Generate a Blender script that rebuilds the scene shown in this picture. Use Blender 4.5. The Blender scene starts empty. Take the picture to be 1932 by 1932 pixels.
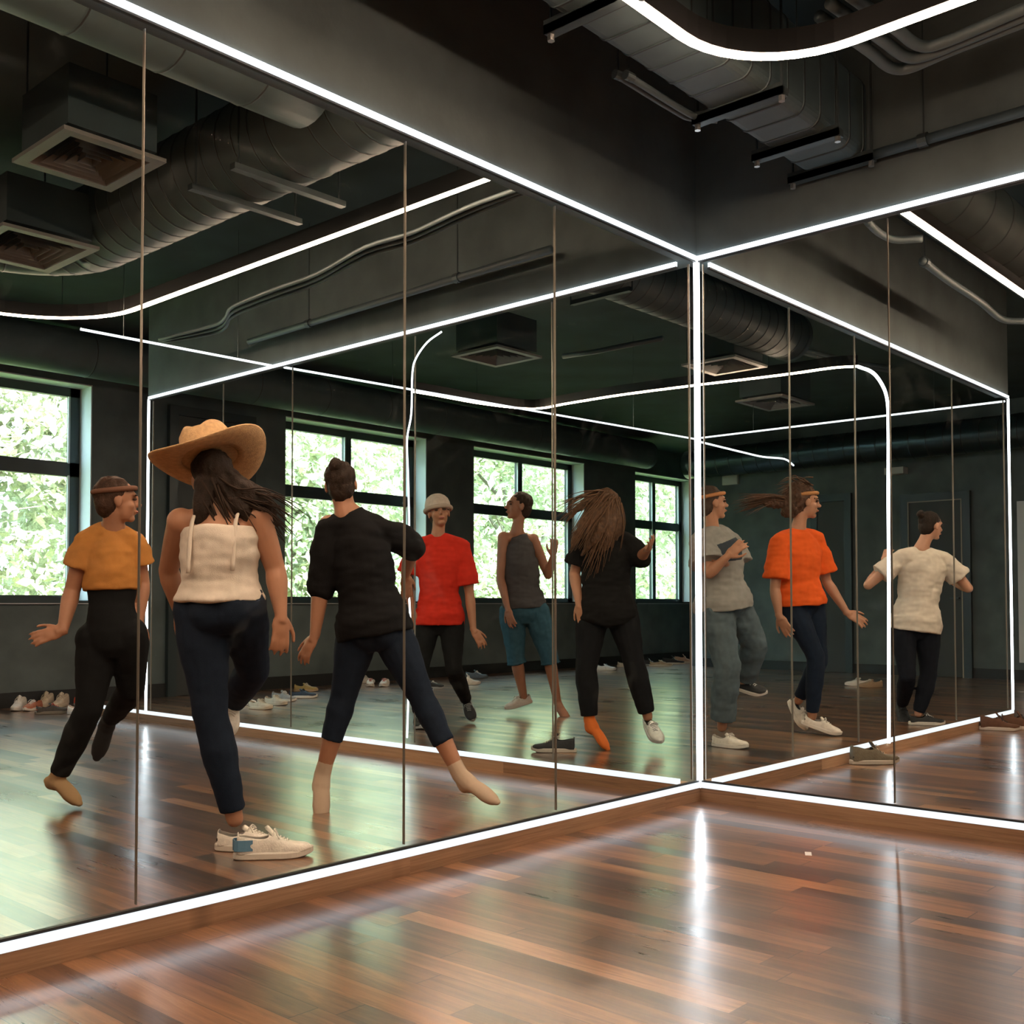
import bpy, math, random
import numpy as np
from mathutils import Vector, Matrix, noise
random.seed(7)
PI = math.pi
scn = bpy.context.scene
COL = scn.collection

# ------------------------------------------------------------------ camera
CAM = Vector((-4.488, -2.819, 0.95))
YAW, PITCH, ROLL, FPX, CX, CY = 0.837, 0.032, -0.0012, 2011.0, 966.0, 1076.8
_f = Vector((math.sin(YAW)*math.cos(PITCH), math.cos(YAW)*math.cos(PITCH), math.sin(PITCH)))
_r = Vector((math.cos(YAW), -math.sin(YAW), 0)); _u = _r.cross(_f)
_c, _s = math.cos(ROLL), math.sin(ROLL)
_r, _u = _c*_r+_s*_u, -_s*_r+_c*_u
def ray(px, py): return _f + _r*((px-CX)/FPX) - _u*((py-CY)/FPX)
def G(px, py, z=0.0):                     # point of the horizontal plane z
    d = ray(px, py); return CAM + d*((z-CAM.z)/d.z)
def V(px, py, y):                         # point of the plane y = const
    d = ray(px, py); return CAM + d*((y-CAM.y)/d.y)
def U(px, py, x):                         # point of the plane x = const
    d = ray(px, py); return CAM + d*((x-CAM.x)/d.x)
def DP(px, py, dep): return CAM + ray(px, py)*dep
def depth(p): return (p-CAM).dot(_f)

cam_d = bpy.data.cameras.new('camera'); cam = bpy.data.objects.new('camera', cam_d); COL.objects.link(cam)
cam.matrix_world = Matrix.Translation(CAM) @ Matrix((_r, _u, -_f)).transposed().to_4x4()
cam_d.sensor_width = 36; cam_d.lens = FPX/1932*36; cam_d.shift_y = (CY-966)/1932
cam_d.clip_start = 0.02; cam_d.clip_end = 200
scn.camera = cam
scn.view_settings.view_transform = 'Standard'; scn.view_settings.look = 'None'
scn.view_settings.gamma = 1; scn.view_settings.exposure = 1.12
cy = scn.cycles
cy.max_bounces = 10; cy.diffuse_bounces = 4; cy.glossy_bounces = 5; cy.transmission_bounces = 8; cy.transparent_max_bounces = 40
cy.use_denoising = True; cy.sample_clamp_indirect = 6
cy.caustics_reflective = False; cy.caustics_refractive = False

# ------------------------------------------------------------------ materials
def mat(name, col, rough=.6, metal=0, spec=.5, nscale=0, namt=0.0, bump=0.0, bscale=60, emit=None, estr=0, sheen=0):
    m = bpy.data.materials.new(name); m.use_nodes = True
    nt = m.node_tree; b = nt.nodes['Principled BSDF']
    b.inputs['Base Color'].default_value = (*col, 1); b.inputs['Roughness'].default_value = rough
    b.inputs['Metallic'].default_value = metal; b.inputs['Specular IOR Level'].default_value = spec
    if sheen: b.inputs['Sheen Weight'].default_value = sheen
    if emit:
        b.inputs['Emission Color'].default_value = (*emit, 1); b.inputs['Emission Strength'].default_value = estr
    tc = None
    if namt or bump:
        tc = nt.nodes.new('ShaderNodeTexCoord')
    if namt:
        n = nt.nodes.new('ShaderNodeTexNoise'); n.inputs['Scale'].default_value = nscale; n.inputs['Detail'].default_value = 6
        r = nt.nodes.new('ShaderNodeValToRGB')
        r.color_ramp.elements[0].position = .3; r.color_ramp.elements[1].position = .7
        r.color_ramp.elements[0].color = (*[c*(1-namt) for c in col], 1); r.color_ramp.elements[1].color = (*[min(1, c*(1+namt)) for c in col], 1)
        nt.links.new(tc.outputs['Object'], n.inputs['Vector']); nt.links.new(n.outputs['Fac'], r.inputs['Fac']); nt.links.new(r.outputs['Color'], b.inputs['Base Color'])
    if bump:
        n = nt.nodes.new('ShaderNodeTexNoise'); n.inputs['Scale'].default_value = bscale; n.inputs['Detail'].default_value = 4
        bp = nt.nodes.new('ShaderNodeBump'); bp.inputs['Strength'].default_value = bump; bp.inputs['Distance'].default_value = .01
        nt.links.new(tc.outputs['Object'], n.inputs['Vector']); nt.links.new(n.outputs['Fac'], bp.inputs['Height']); nt.links.new(bp.outputs['Normal'], b.inputs['Normal'])
    return m
def led(name, col, s):
    m = bpy.data.materials.new(name); m.use_nodes = True; nt = m.node_tree; nt.nodes.clear()
    e = nt.nodes.new('ShaderNodeEmission'); e.inputs['Color'].default_value = (*col, 1); e.inputs['Strength'].default_value = s
    o = nt.nodes.new('ShaderNodeOutputMaterial'); nt.links.new(e.outputs[0], o.inputs[0]); return m

M = {}
M['wall'] = mat('charcoal_plaster', (.092, .120, .124), .75, nscale=3.2, namt=.22, bump=.15, bscale=25)
M['ceil'] = mat('ceiling_black', (.026, .046, .050), .85, nscale=2.0, namt=.3)
M['duct'] = mat('duct_grey_paint', (.060, .090, .096), .55, nscale=7, namt=.12)
M['duct_dark'] = mat('duct_dark_foil', (.035, .055, .062), .28, metal=.5)
M['steel'] = mat('strut_steel', (.07, .09, .095), .45, metal=.6)
M['bolt'] = mat('zinc_bolt', (.45, .46, .45), .35, metal=.9)
M['grille'] = mat('diffuser_paint', (.17, .17, .16), .5, nscale=10, namt=.08)
M['conduit'] = mat('conduit_grey', (.062, .086, .092), .5)
M['black'] = mat('black_profile', (.012, .012, .012), .5)
M['alu'] = mat('aluminium', (.55, .56, .56), .35, metal=.8)
M['cool'] = led('led_cool', (.86, .94, 1.0), 1.7)
M['coollow'] = led('led_cool_low', (.86, .94, 1.0), .55)
M['coolv'] = led('led_cool_upright', (.86, .94, 1.0), 4.0)
M['warm'] = led('led_warm', (1.0, .69, .48), 46)
M['coolthin'] = led('led_cool_thin', (.86, .95, 1.0), 1.2)
M['frame'] = mat('window_frame_dark', (.030, .045, .050), .4)
M['framel'] = mat('window_bead', (.55, .58, .60), .4)
M['reveal'] = mat('reveal_white', (.62, .66, .68), .7)
M['door'] = mat('door_dark', (.045, .052, .054), .6)
M['doortrim'] = mat('door_edge_light', (.34, .30, .24), .5)
M['basebd'] = mat('baseboard_dark', (.012, .014, .015), .5)
M['box'] = mat('wall_box_white', (.5, .5, .48), .6)

def nodes(m): return m.node_tree.nodes, m.node_tree.links
def wood_material(name, axis, width, length, cols, rough, gap=True, knots=True):
    m = bpy.data.materials.new(name); m.use_nodes = True
    N, L = nodes(m); b = N['Principled BSDF']
    tc = N.new('ShaderNodeTexCoord'); sx = N.new('ShaderNodeSeparateXYZ'); L.new(tc.outputs['Object'], sx.inputs[0])
    a_out, c_out = (sx.outputs[1], sx.outputs[0]) if axis == 'y' else (sx.outputs[0], sx.outputs[1])
    def mth(op, a, b_=None, c=None):
        n = N.new('ShaderNodeMath'); n.operation = op
        for i, v in enumerate((a, b_, c)):
            if v is None: continue
            if isinstance(v, (int, float)): n.inputs[i].default_value = v
            else: L.new(v, n.inputs[i])
        return n.outputs[0]
    u = mth('DIVIDE', c_out, width); row = mth('FLOOR', u); fu = mth('FRACT', u)
    wn = N.new('ShaderNodeTexWhiteNoise'); wn.noise_dimensions = '1D'; L.new(row, wn.inputs['W'])
    v = mth('ADD', mth('DIVIDE', a_out, length), mth('MULTIPLY', wn.outputs['Value'], 7.3)); pid = mth('FLOOR', v); fv = mth('FRACT', v)
    cb = N.new('ShaderNodeCombineXYZ'); L.new(row, cb.inputs[0]); L.new(pid, cb.inputs[1])
    w2 = N.new('ShaderNodeTexWhiteNoise'); w2.noise_dimensions = '2D'; L.new(cb.outputs[0], w2.inputs['Vector'])
    # grain coordinates: stretched along the plank and shifted per plank
    g = N.new('ShaderNodeCombineXYZ')
    L.new(mth('ADD', mth('MULTIPLY', c_out, 26), mth('MULTIPLY', w2.outputs['Value'], 90)), g.inputs[0])
    L.new(mth('MULTIPLY', a_out, 2.0), g.inputs[1]); L.new(mth('MULTIPLY', sx.outputs[2], 26 if gap else 75), g.inputs[2])
    n1 = N.new('ShaderNodeTexNoise'); n1.inputs['Scale'].default_value = 1; n1.inputs['Detail'].default_value = 7; n1.inputs['Roughness'].default_value = .65; n1.inputs['Distortion'].default_value = 1.2
    L.new(g.outputs[0], n1.inputs['Vector'])
    n2 = N.new('ShaderNodeTexNoise'); n2.inputs['Scale'].default_value = .22; n2.inputs['Detail'].default_value = 3; L.new(g.outputs[0], n2.inputs['Vector'])
    t = mth('ADD', mth('MULTIPLY', w2.outputs['Value'], .50), mth('ADD', mth('MULTIPLY', n1.outputs['Fac'], .88), mth('MULTIPLY', n2.outputs['Fac'], .34)))
    t = mth('SUBTRACT', t, .36)
    rp = N.new('ShaderNodeValToRGB'); cr = rp.color_ramp
    while len(cr.elements) < len(cols): cr.elements.new(.5)
    for e, (p, c) in zip(cr.elements, cols): e.position = p; e.color = (*c, 1)
    L.new(t, rp.inputs['Fac']); col = rp.outputs['Color']
    def mix(fac, a, bcol):
        n = N.new('ShaderNodeMix'); n.data_type = 'RGBA'; L.new(fac, n.inputs[0]); L.new(a, n.inputs[6]); n.inputs[7].default_value = (*bcol, 1); return n.outputs[2]
    if knots:
        vo = N.new('ShaderNodeTexVoronoi'); vo.inputs['Scale'].default_value = 1
        k = N.new('ShaderNodeCombineXYZ'); L.new(mth('MULTIPLY', c_out, 5.5), k.inputs[0]); L.new(mth('MULTIPLY', a_out, 2.4), k.inputs[1]); L.new(k.outputs[0], vo.inputs['Vector'])
        mr = N.new('ShaderNodeMapRange'); mr.inputs[1].default_value = .03; mr.inputs[2].default_value = .13; mr.inputs[3].default_value = .7; mr.inputs[4].default_value = 0
        L.new(vo.outputs['Distance'], mr.inputs[0]); col = mix(mr.outputs[0], col, (.02, .011, .007))
    if gap:
        e1 = mth('LESS_THAN', fu, .022); e2 = mth('LESS_THAN', fv, .0035); col = mix(mth('MULTIPLY', mth('MAXIMUM', e1, e2), .75), col, (.006, .004, .003))
    L.new(col, b.inputs['Base Color'])
    rn = N.new('ShaderNodeTexNoise'); rn.inputs['Scale'].default_value = 1.6; rn.inputs['Detail'].default_value = 8; L.new(tc.outputs['Object'], rn.inputs['Vector'])
    L.new(mth('ADD', rough-.06, mth('ADD', mth('MULTIPLY', rn.outputs['Fac'], .10), mth('MULTIPLY', n1.outputs['Fac'], .06))), b.inputs['Roughness'])
    bp = N.new('ShaderNodeBump'); bp.inputs['Strength'].default_value = .10; bp.inputs['Distance'].default_value = .004
    L.new(n1.outputs['Fac'], bp.inputs['Height']); L.new(bp.outputs['Normal'], b.inputs['Normal'])
    b.inputs['Specular IOR Level'].default_value = .5
    if gap:                                # every board lies at a very slight tilt of its own
        b2 = N.new('ShaderNodeBump'); b2.inputs['Strength'].default_value = 1; b2.inputs['Distance'].default_value = 1
        L.new(mth('MULTIPLY', mth('MULTIPLY', fu, width*.035), mth('SUBTRACT', w2.outputs['Value'], .5)), b2.inputs['Height']); L.new(bp.outputs['Normal'], b2.inputs['Normal'])
        L.new(b2.outputs['Normal'], b.inputs['Normal']); L.new(b2.outputs['Normal'], b.inputs['Coat Normal'])
        L.new(mth('ADD', .10, mth('MULTIPLY', rn.outputs['Fac'], .24)), b.inputs['Coat Roughness'])
    if gap: b.inputs['Coat Weight'].default_value = .9; b.inputs['Coat IOR'].default_value = 2.6
    return m
WC = [(.12, (.022, .012, .008)), (.34, (.075, .034, .017)), (.54, (.165, .074, .034)), (.76, (.31, .148, .064)), (.95, (.45, .25, .12))]
M['floor'] = wood_material('floor_planks', 'y', .088, 1.15, WC, .27)
PC = [(.12, (.08, .045, .026)), (.36, (.25, .145, .082)), (.6, (.38, .235, .14)), (.88, (.52, .34, .21))]
M['plinthx'] = wood_material('plinth_wood_x', 'x', 4.0, 1.6, PC, .45, gap=False)
M['plinthy'] = wood_material('plinth_wood_y', 'y', 4.0, 1.6, PC, .45, gap=False)

def glass(name, tint, refl):
    m = bpy.data.materials.new(name); m.use_nodes = True; N, L = nodes(m); N.clear()
    o = N.new('ShaderNodeOutputMaterial'); t = N.new('ShaderNodeBsdfTransparent'); t.inputs[0].default_value = (*tint, 1)
    g = N.new('ShaderNodeBsdfGlossy'); g.inputs['Roughness'].default_value = .01; g.inputs['Color'].default_value = (.9, .95, .95, 1)
    mx = N.new('ShaderNodeMixShader'); mx.inputs[0].default_value = refl
    L.new(t.outputs[0], mx.inputs[1]); L.new(g.outputs[0], mx.inputs[2])
    # faint smears left on the surface
    d = N.new('ShaderNodeBsdfDiffuse'); d.inputs[0].default_value = (.75, .85, .85, 1)
    tc = N.new('ShaderNodeTexCoord'); n = N.new('ShaderNodeTexNoise'); n.inputs['Scale'].default_value = 2.2; n.inputs['Detail'].default_value = 9; n.inputs['Roughness'].default_value = .7; n.inputs['Distortion'].default_value = 1.5
    L.new(tc.outputs['Object'], n.inputs['Vector'])
    mr = N.new('ShaderNodeMapRange'); mr.inputs[1].default_value = .60; mr.inputs[2].default_value = .86; mr.inputs[3].default_value = 0; mr.inputs[4].default_value = .035
    L.new(n.outputs['Fac'], mr.inputs[0]); m2 = N.new('ShaderNodeMixShader'); L.new(mr.outputs[0], m2.inputs[0]); L.new(mx.outputs[0], m2.inputs[1]); L.new(d.outputs[0], m2.inputs[2])
    L.new(m2.outputs[0], o.inputs[0]); return m
M['mirror'] = glass('clear_mirror_pane', (.97, .99, .985), .00012)  # clear glass, not reflecting; rooms built behind it stand in for the reflections
M['pane'] = glass('window_glass', (.95, .97, .96), .03)

# ------------------------------------------------------------------ mesh helpers
class MB:
    def __init__(s): s.v = []; s.f = []
    def quad(s, a, b, c, d):
        n = len(s.v); s.v += [tuple(a), tuple(b), tuple(c), tuple(d)]; s.f.append((n, n+1, n+2, n+3)); return s
    def box(s, a, b):
        x0, y0, z0 = [min(p, q) for p, q in zip(a, b)]; x1, y1, z1 = [max(p, q) for p, q in zip(a, b)]
        n = len(s.v); s.v += [(x0,y0,z0),(x1,y0,z0),(x1,y1,z0),(x0,y1,z0),(x0,y0,z1),(x1,y0,z1),(x1,y1,z1),(x0,y1,z1)]
        s.f += [tuple(n+i for i in q) for q in ((3,2,1,0),(4,5,6,7),(0,1,5,4),(1,2,6,5),(2,3,7,6),(3,0,4,7))]; return s
    def rings(s, rs, cap=True, closed=False):
        k = len(rs[0]); n = len(s.v)
        for r in rs: s.v += [tuple(p) for p in r]
        m = len(rs)
        for i in range(m if closed else m-1):
            for j in range(k):
                a = n+i*k+j; b = n+i*k+(j+1) % k; c = n+((i+1) % m)*k+(j+1) % k; d = n+((i+1) % m)*k+j
                s.f.append((a, b, c, d))
        if cap and not closed:
            s.f.append(tuple(n+j for j in reversed(range(k)))); s.f.append(tuple(n+(m-1)*k+j for j in range(k)))
        return s
    def tube(s, pts, rad, k=12, closed=False, round_ends=False, up=None, flat=1.0):
        pts = [Vector(p) for p in pts]; rad = rad if isinstance(rad, (list, tuple)) else [rad]*len(pts)
        m = len(pts); T = []
        for i in range(m):
            a = pts[(i-1) % m] if (closed or i) else pts[i]; b = pts[(i+1) % m] if (closed or i < m-1) else pts[i]
            T.append((b-a).normalized())
        nrm = (Vector(up) if up else (Vector((0,0,1)) if abs(T[0].z) < .9 else Vector((1,0,0))))
        rs = []
        def ring(c, t, n_, r):
            b_ = t.cross(n_); return [c + (n_*math.sin(2*PI*j/k)*flat + b_*math.cos(2*PI*j/k))*r for j in range(k)]
        for i in range(m):
            nrm = (nrm - T[i]*nrm.dot(T[i])); nrm = nrm.normalized() if nrm.length > 1e-6 else T[i].orthogonal().normalized()
            if round_ends and i == 0:
                for q in (.98, .75, .4): rs.append(ring(pts[0]-T[0]*rad[0]*q, T[0], nrm, rad[0]*math.sqrt(1-q*q)))
            rs.append(ring(pts[i], T[i], nrm, rad[i]))
            if round_ends and i == m-1:
                for q in (.4, .75, .98): rs.append(ring(pts[i]+T[i]*rad[i]*q, T[i], nrm, rad[i]*math.sqrt(1-q*q)))
        return s.rings(rs, cap=not closed, closed=closed)
    def ell(s, c, r, R=None, nu=16, nv=12):
        c = Vector(c); rs = []
        for i in range(1, nv):
            a = PI*i/nv; ring = []
            for j in range(nu):
                b = 2*PI*j/nu; p = Vector((r[0]*math.sin(a)*math.cos(b), r[1]*math.sin(a)*math.sin(b), -r[2]*math.cos(a)))
                ring.append(c + (R @ p if R else p))
            rs.append(ring)
        n0 = len(s.v); s.rings(rs, cap=False); k = nu
        bot = len(s.v); q = Vector((0,0,-r[2])); s.v.append(tuple(c+(R @ q if R else q))); top = len(s.v); q = Vector((0,0,r[2])); s.v.append(tuple(c+(R @ q if R else q)))
        for j in range(k):
            s.f.append((n0+(j+1) % k, n0+j, bot)); e = n0+(nv-2)*k; s.f.append((e+j, e+(j+1) % k, top))
        return s
    def build(s, name, m, parent=None, smooth=False, kind=None, m2=None, f2=()):
        me = bpy.data.meshes.new(name); me.from_pydata(s.v, [], s.f); me.materials.append(m)
        if m2:
            me.materials.append(m2)
            for i in f2: me.polygons[i].material_index = 1
        me.validate()
        if smooth: me.polygons.foreach_set('use_smooth', [True]*len(me.polygons))
        o = bpy.data.objects.new(name, me); COL.objects.link(o)
        if parent:
            o.parent = parent
            if parent.type == 'EMPTY' or parent.location.length: o.matrix_parent_inverse = Matrix.Identity(4)
        if kind: o['kind'] = kind
        return o
def local(mb, org):                       # shift geometry to an origin at the thing's base
    org = Vector(org); mb.v = [tuple(Vector(p)-org) for p in mb.v]; return mb
def tag(o, label=None, cat=None, group=None, kind=None):
    if label: o['label'] = label
    if cat: o['category'] = cat
    if group: o['group'] = group
    if kind: o['kind'] = kind
    return o
def empty(name, label, cat, loc=(0,0,0), group=None):
    o = bpy.data.objects.new(name, None); COL.objects.link(o); o.location = loc; o.empty_display_size = .1
    return tag(o, label, cat, group)
def struct(name, mb, m, parent=None): return mb.build(name, m, parent, kind='structure' if not parent else None)
def copy_tree(o, parent=None):
    c = o.copy(); COL.objects.link(c)
    if parent: c.parent = parent
    for ch in [q for q in bpy.data.objects if q.parent == o]: copy_tree(ch, c)
    return c
def crom(pts, n=6, closed=False):
    pts = [Vector(p) for p in pts]; m = len(pts); out = []
    for i in range(m if closed else m-1):
        p0 = pts[(i-1) % m] if (closed or i) else pts[0]*2-pts[1]; p1 = pts[i]; p2 = pts[(i+1) % m]; p3 = pts[(i+2) % m] if (closed or i < m-2) else pts[-1]*2-pts[-2]
        for k in range(n):
            t = k/n; out.append(.5*((2*p1)+(p2-p0)*t+(2*p0-5*p1+4*p2-p3)*t*t+(3*p1-p0-3*p2+p3)*t**3))
    if not closed: out.append(pts[-1])
    return out
exec_parts = True
ZT, ZB = 2.655, .0765
WX, CXW = 7.3, 9.7                        # window wall (y) and far wall (x)
XL, YB, ZC = -6.6, -5.2, 3.55             # room limits
AE, BE = 4.74, 5.25                       # ends of the mirrored walls

# ------------------------------------------------------------------ room shell, with the mirrored rooms built beyond the panes
struct('floor', MB().box((XL, YB, -.1), (12.3, WX+.35, 0)), M['floor'])
struct('ceiling', MB().box((XL, YB, ZC), (12.3, WX+.35, ZC+.15)), M['ceil'])
struct('wall_rear', MB().box((XL, YB-.15, 0), (12.3, YB, ZC)), M['wall'])
struct('wall_side', MB().box((XL-.15, YB, 0), (XL, WX+.35, ZC)), M['wall'])
struct('wall_left', MB().box((XL, 0, ZT+.012), (0, .10, ZC)), M['wall'])
struct('wall_right', MB().box((0, YB, ZT+.012), (.10, .10, ZC)), M['wall'])
struct('wall_beyond_right', MB().box((.10, 0, ZT+.012), (AE+.02, .10, ZC)), M['wall'])
struct('wall_beyond_left', MB().box((0, .10, ZT+.012), (.10, BE+.02, ZC)), M['wall'])
struct('baseboard_left', MB().box((XL, -.012, 0), (0, .10, .062)), M['plinthx'])
struct('baseboard_right', MB().box((-.012, YB, 0), (.10, .0, .062)), M['plinthy'])
struct('baseboard_beyond_right', MB().box((.10, -.012, 0), (AE, .10, .062)), M['plinthx'])
struct('baseboard_beyond_left', MB().box((-.012, .10, 0), (.10, 6.15, .062)), M['plinthy'])
# far wall with an alcove behind its left end
YC = (CXW-CAM.x)*(-CAM.y)/(-CAM.x)+CAM.y+.02
fw = MB().box((CXW, YB, 0), (CXW+.15, YC, ZC)).box((12.15, YC, 0), (12.3, WX+.35, ZC)).box((CXW, YC, 0), (12.3, YC+.1, ZC))
struct('wall_far', fw, M['wall'])
struct('baseboard_far', MB().box((CXW-.02, YB, 0), (CXW, YC, .13)), M['basebd'])

# window wall with four openings
def vx(px, py=1000): return V(px, py, WX).x
wins = [(-2.3, vx(172)), (vx(538), vx(805)), (vx(894), vx(1103)), (vx(1199), vx(1309))]
SILL, LINT = V(700, 1137, WX).z, 3.13
w = MB(); x = XL
for a, b in wins + [(12.3, 12.3)]:
    if a > x: w.box((x, WX, 0), (a, WX+.35, ZC))
    if b > a: w.box((a, WX, 0), (b, WX+.35, SILL)).box((a, WX, LINT), (b, WX+.35, ZC))
    x = b
struct('wall_window_side', w, M['wall'])
struct('baseboard_window_side', MB().box((XL, WX-.02, 0), (12.15, WX, .14)), M['basebd'])
FY = WX+.24
for i, (a, b) in enumerate(wins):
    n = i+1
    o = MB()
    fw_ = .085
    o.box((a, FY, SILL), (a+fw_, FY+.07, LINT)).box((b-fw_*1.3, FY, SILL), (b, FY+.07, LINT)).box((a, FY, SILL), (b, FY+.07, SILL+.07)).box((a, FY, LINT-.10), (b, FY+.07, LINT))
    zt_ = SILL+(LINT-SILL)*.615
    o.box((a, FY, zt_-.07), (b, FY+.07, zt_+.07))
    root = struct('window_%d' % n, o, M['frame'])
    MB().box((b-.012, WX+.004, SILL+.02), (b-.001, FY, LINT-.012)).build('reveal_lining', M['reveal'], root)
    MB().box((a+.001, WX+.004, LINT-.012), (b-.001, FY, LINT-.001)).build('reveal_lining', M['reveal'], root)
    MB().box((a+.001, WX-.03, SILL-.012), (b-.001, FY, SILL+.012)).build('window_sill', M['frame'], root)
    MB().box((a+.0, WX-.034, SILL-.016), (b, WX-.03, SILL-.008)).build('sill_edge', M['framel'], root)
    if i: 
        mx_ = a+(b-a)*.50
        MB().box((mx_-.045, FY-.003, zt_+.07), (mx_+.045, FY+.07, LINT-.1)).build('mullion', M['frame'], root)
        MB().box((mx_-.045, FY-.003, SILL+.07), (mx_+.045, FY+.07, zt_-.07)).build('mullion', M['frame'], root)
        MB().box((mx_-.062, FY-.012, SILL+.07), (mx_-.045, FY+.01, LINT-.1)).build('bead', M['framel'], root)
    MB().box((b-fw_*1.3-.022, FY-.01, SILL+.06), (b-fw_*1.3-.004, FY+.01, zt_-.06)).box((b-fw_*1.3-.022, FY-.01, zt_+.06), (b-fw_*1.3-.004, FY+.01, LINT-.1)).build('bead', M['framel'], root)
    MB().box((a+.03, FY+.03, SILL+.03), (b-.03, FY+.038, LINT-.03)).build('pane', M['pane'], root)

# doors
def door(n, plane, c0, c1, h, light=False):
    o = MB(); t = .05
    def bx(m_, a0, a1, z0, z1, d0, d1):
        if plane == 'y': m_.box((a0, WX-d1, z0), (a1, WX-d0, z1))
        else: m_.box((CXW-d1, a0, z0), (CXW-d0, a1, z1))
        return m_
    bx(o, c0-.1, c0, 0, h+.1, 0, .06); bx(o, c1, c1+.1, 0, h+.1, 0, .06); bx(o, c0, c1, h, h+.1, 0, .06)
    r = struct('door_%d' % n, o, M['frame'])
    bx(MB(), c0+.005, c1-.005, .005, h-.005, .022, .05).build('door_leaf', M['door'], r)
    if light:
        e = MB(); bx(e, c0, c0+.014, .0, h, .06, .066); bx(e, c1-.014, c1, 0, h, .06, .066); bx(e, c0, c1, h-.014, h, .06, .066)
        e.build('edge_trim', M['doortrim'], r)
    hx = c0+.1 if plane == 'x' else c1-.1
    hnd = MB(); bx(hnd, hx-.06, hx+.06, 1.02, 1.04, .05, .10); hnd.build('door_handle', M['steel'], r)
door(1, 'y', vx(330), vx(462), 2.95)
door(2, 'x', U(1818, 1000, CXW).y, U(1716, 1000, CXW).y, U(1760, 945, CXW).z, True)
door(3, 'x', U(1596, 1000, CXW).y, U(1545, 1000, CXW).y, 2.4)

struct('trim_1', MB().box((CXW-.04, U(1952, 1000, CXW).y, U(1925, 1250, CXW).z), (CXW, U(1921, 1000, CXW).y, U(1925, 946, CXW).z)), M['reveal'])

# ------------------------------------------------------------------ world / daylight
W = bpy.data.worlds.new('sky'); scn.world = W; W.use_nodes = True
bg = W.node_tree.nodes['Background']; bg.inputs[0].default_value = (.66, .90, 1.0, 1); bg.inputs[1].default_value = 5.0
sd = bpy.data.lights.new('sun', 'SUN'); sd.energy = 10; sd.angle = .02; sd.color = (1, .96, .84)
so = bpy.data.objects.new('sun', sd); COL.objects.link(so); so.rotation_euler = (math.radians(42), 0, math.radians(-18))
M['leaf'] = mat('leaf', (.58, .61, .42), .6, nscale=30, namt=.35)
M['leaf2'] = mat('leaf_pale', (.68, .69, .53), .6, nscale=30, namt=.35)
M['bark'] = mat('bark', (.22, .19, .14), .9)
M['grass'] = mat('lawn', (.22, .30, .09), .9, nscale=6, namt=.4)
struct('ground', MB().box((-14, WX+.4, -.35), (40, 32, -.25)), M['grass'])
def tree(x, y, h, rx, label, lf, n, sd_):
    rng = random.Random(sd_)
    t = empty('tree', label, 'tree', (x, y, -.25), 'trees outside the windows')
    tr = MB().tube([(0,.3,0), (.05,.4,h*.3), (-.05,.3,h*.7)], [.13, .10, .05], 8)
    for k in range(5):
        a = rng.uniform(0, 2*PI); z0 = h*rng.uniform(.2, .6); tr.tube([(0,0,z0), (math.cos(a)*rx*.5, math.sin(a)*.9, z0+h*.2)], [.05, .02], 6)
    tr.build('trunk', M['bark'], t)
    blobs = [(rng.uniform(-rx, rx), rng.uniform(-1.2, 1.4), rng.uniform(.0, 1)*h, rng.uniform(.5, .95)) for _ in range(90)]
    m_ = MB()
    for i in range(n):
        bx, by, bz, br = blobs[rng.randrange(len(blobs))]
        d = Vector((rng.gauss(0,1), rng.gauss(0,1), rng.gauss(0,1))).normalized()*br*rng.uniform(.6, 1.05)
        c = Vector((bx, by, bz+.2))+d
        nn = (Vector((rng.gauss(0,1), rng.gauss(0,1)-.5, rng.gauss(0,1)+.6))).normalized(); a = nn.orthogonal().normalized(); b = nn.cross(a)
        an = rng.uniform(0, 2*PI); a, b = a*math.cos(an)+b*math.sin(an), b*math.cos(an)-a*math.sin(an); s_ = rng.uniform(.06, .13)*(1.25 if y > 14 else 1)
        m_.quad(c-a*s_, c-b*s_*.55, c+a*s_, c+b*s_*.55)
    m_.build('foliage', M[lf], t, kind='stuff')
tl = ['leafy green tree outside the leftmost window', 'leafy tree outside behind the dark door and its neighbouring window', 'pale green tree outside the window behind the black t-shirt dancer',
      'tall leafy tree outside the window behind the red t-shirt dancer', 'pale leafy tree outside the window with the grey top dancer', 'leafy tree far outside the third window',
      'pale green tree far outside beside the light strip corner', 'dense leafy tree at far right outside the last window']
for i, (x, y, h, rx) in enumerate([(-1.3, 11.6, 5.6, 1.7), (2.0, 16.2, 6.4, 2.8), (5.2, 11.6, 5.0, 1.9), (9.4, 16.2, 6.4, 3.3), (11.6, 11.6, 5.4, 2.3), (17.6, 16.2, 6.6, 3.6), (18.9, 11.6, 6, 2.6), (26.4, 16.2, 6.8, 3.6)]):
    tree(x, y, h, rx, tl[i], 'leaf' if i % 2 == 0 else 'leaf2', 21000 if y > 14 else 15000, 50+i)

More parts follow.
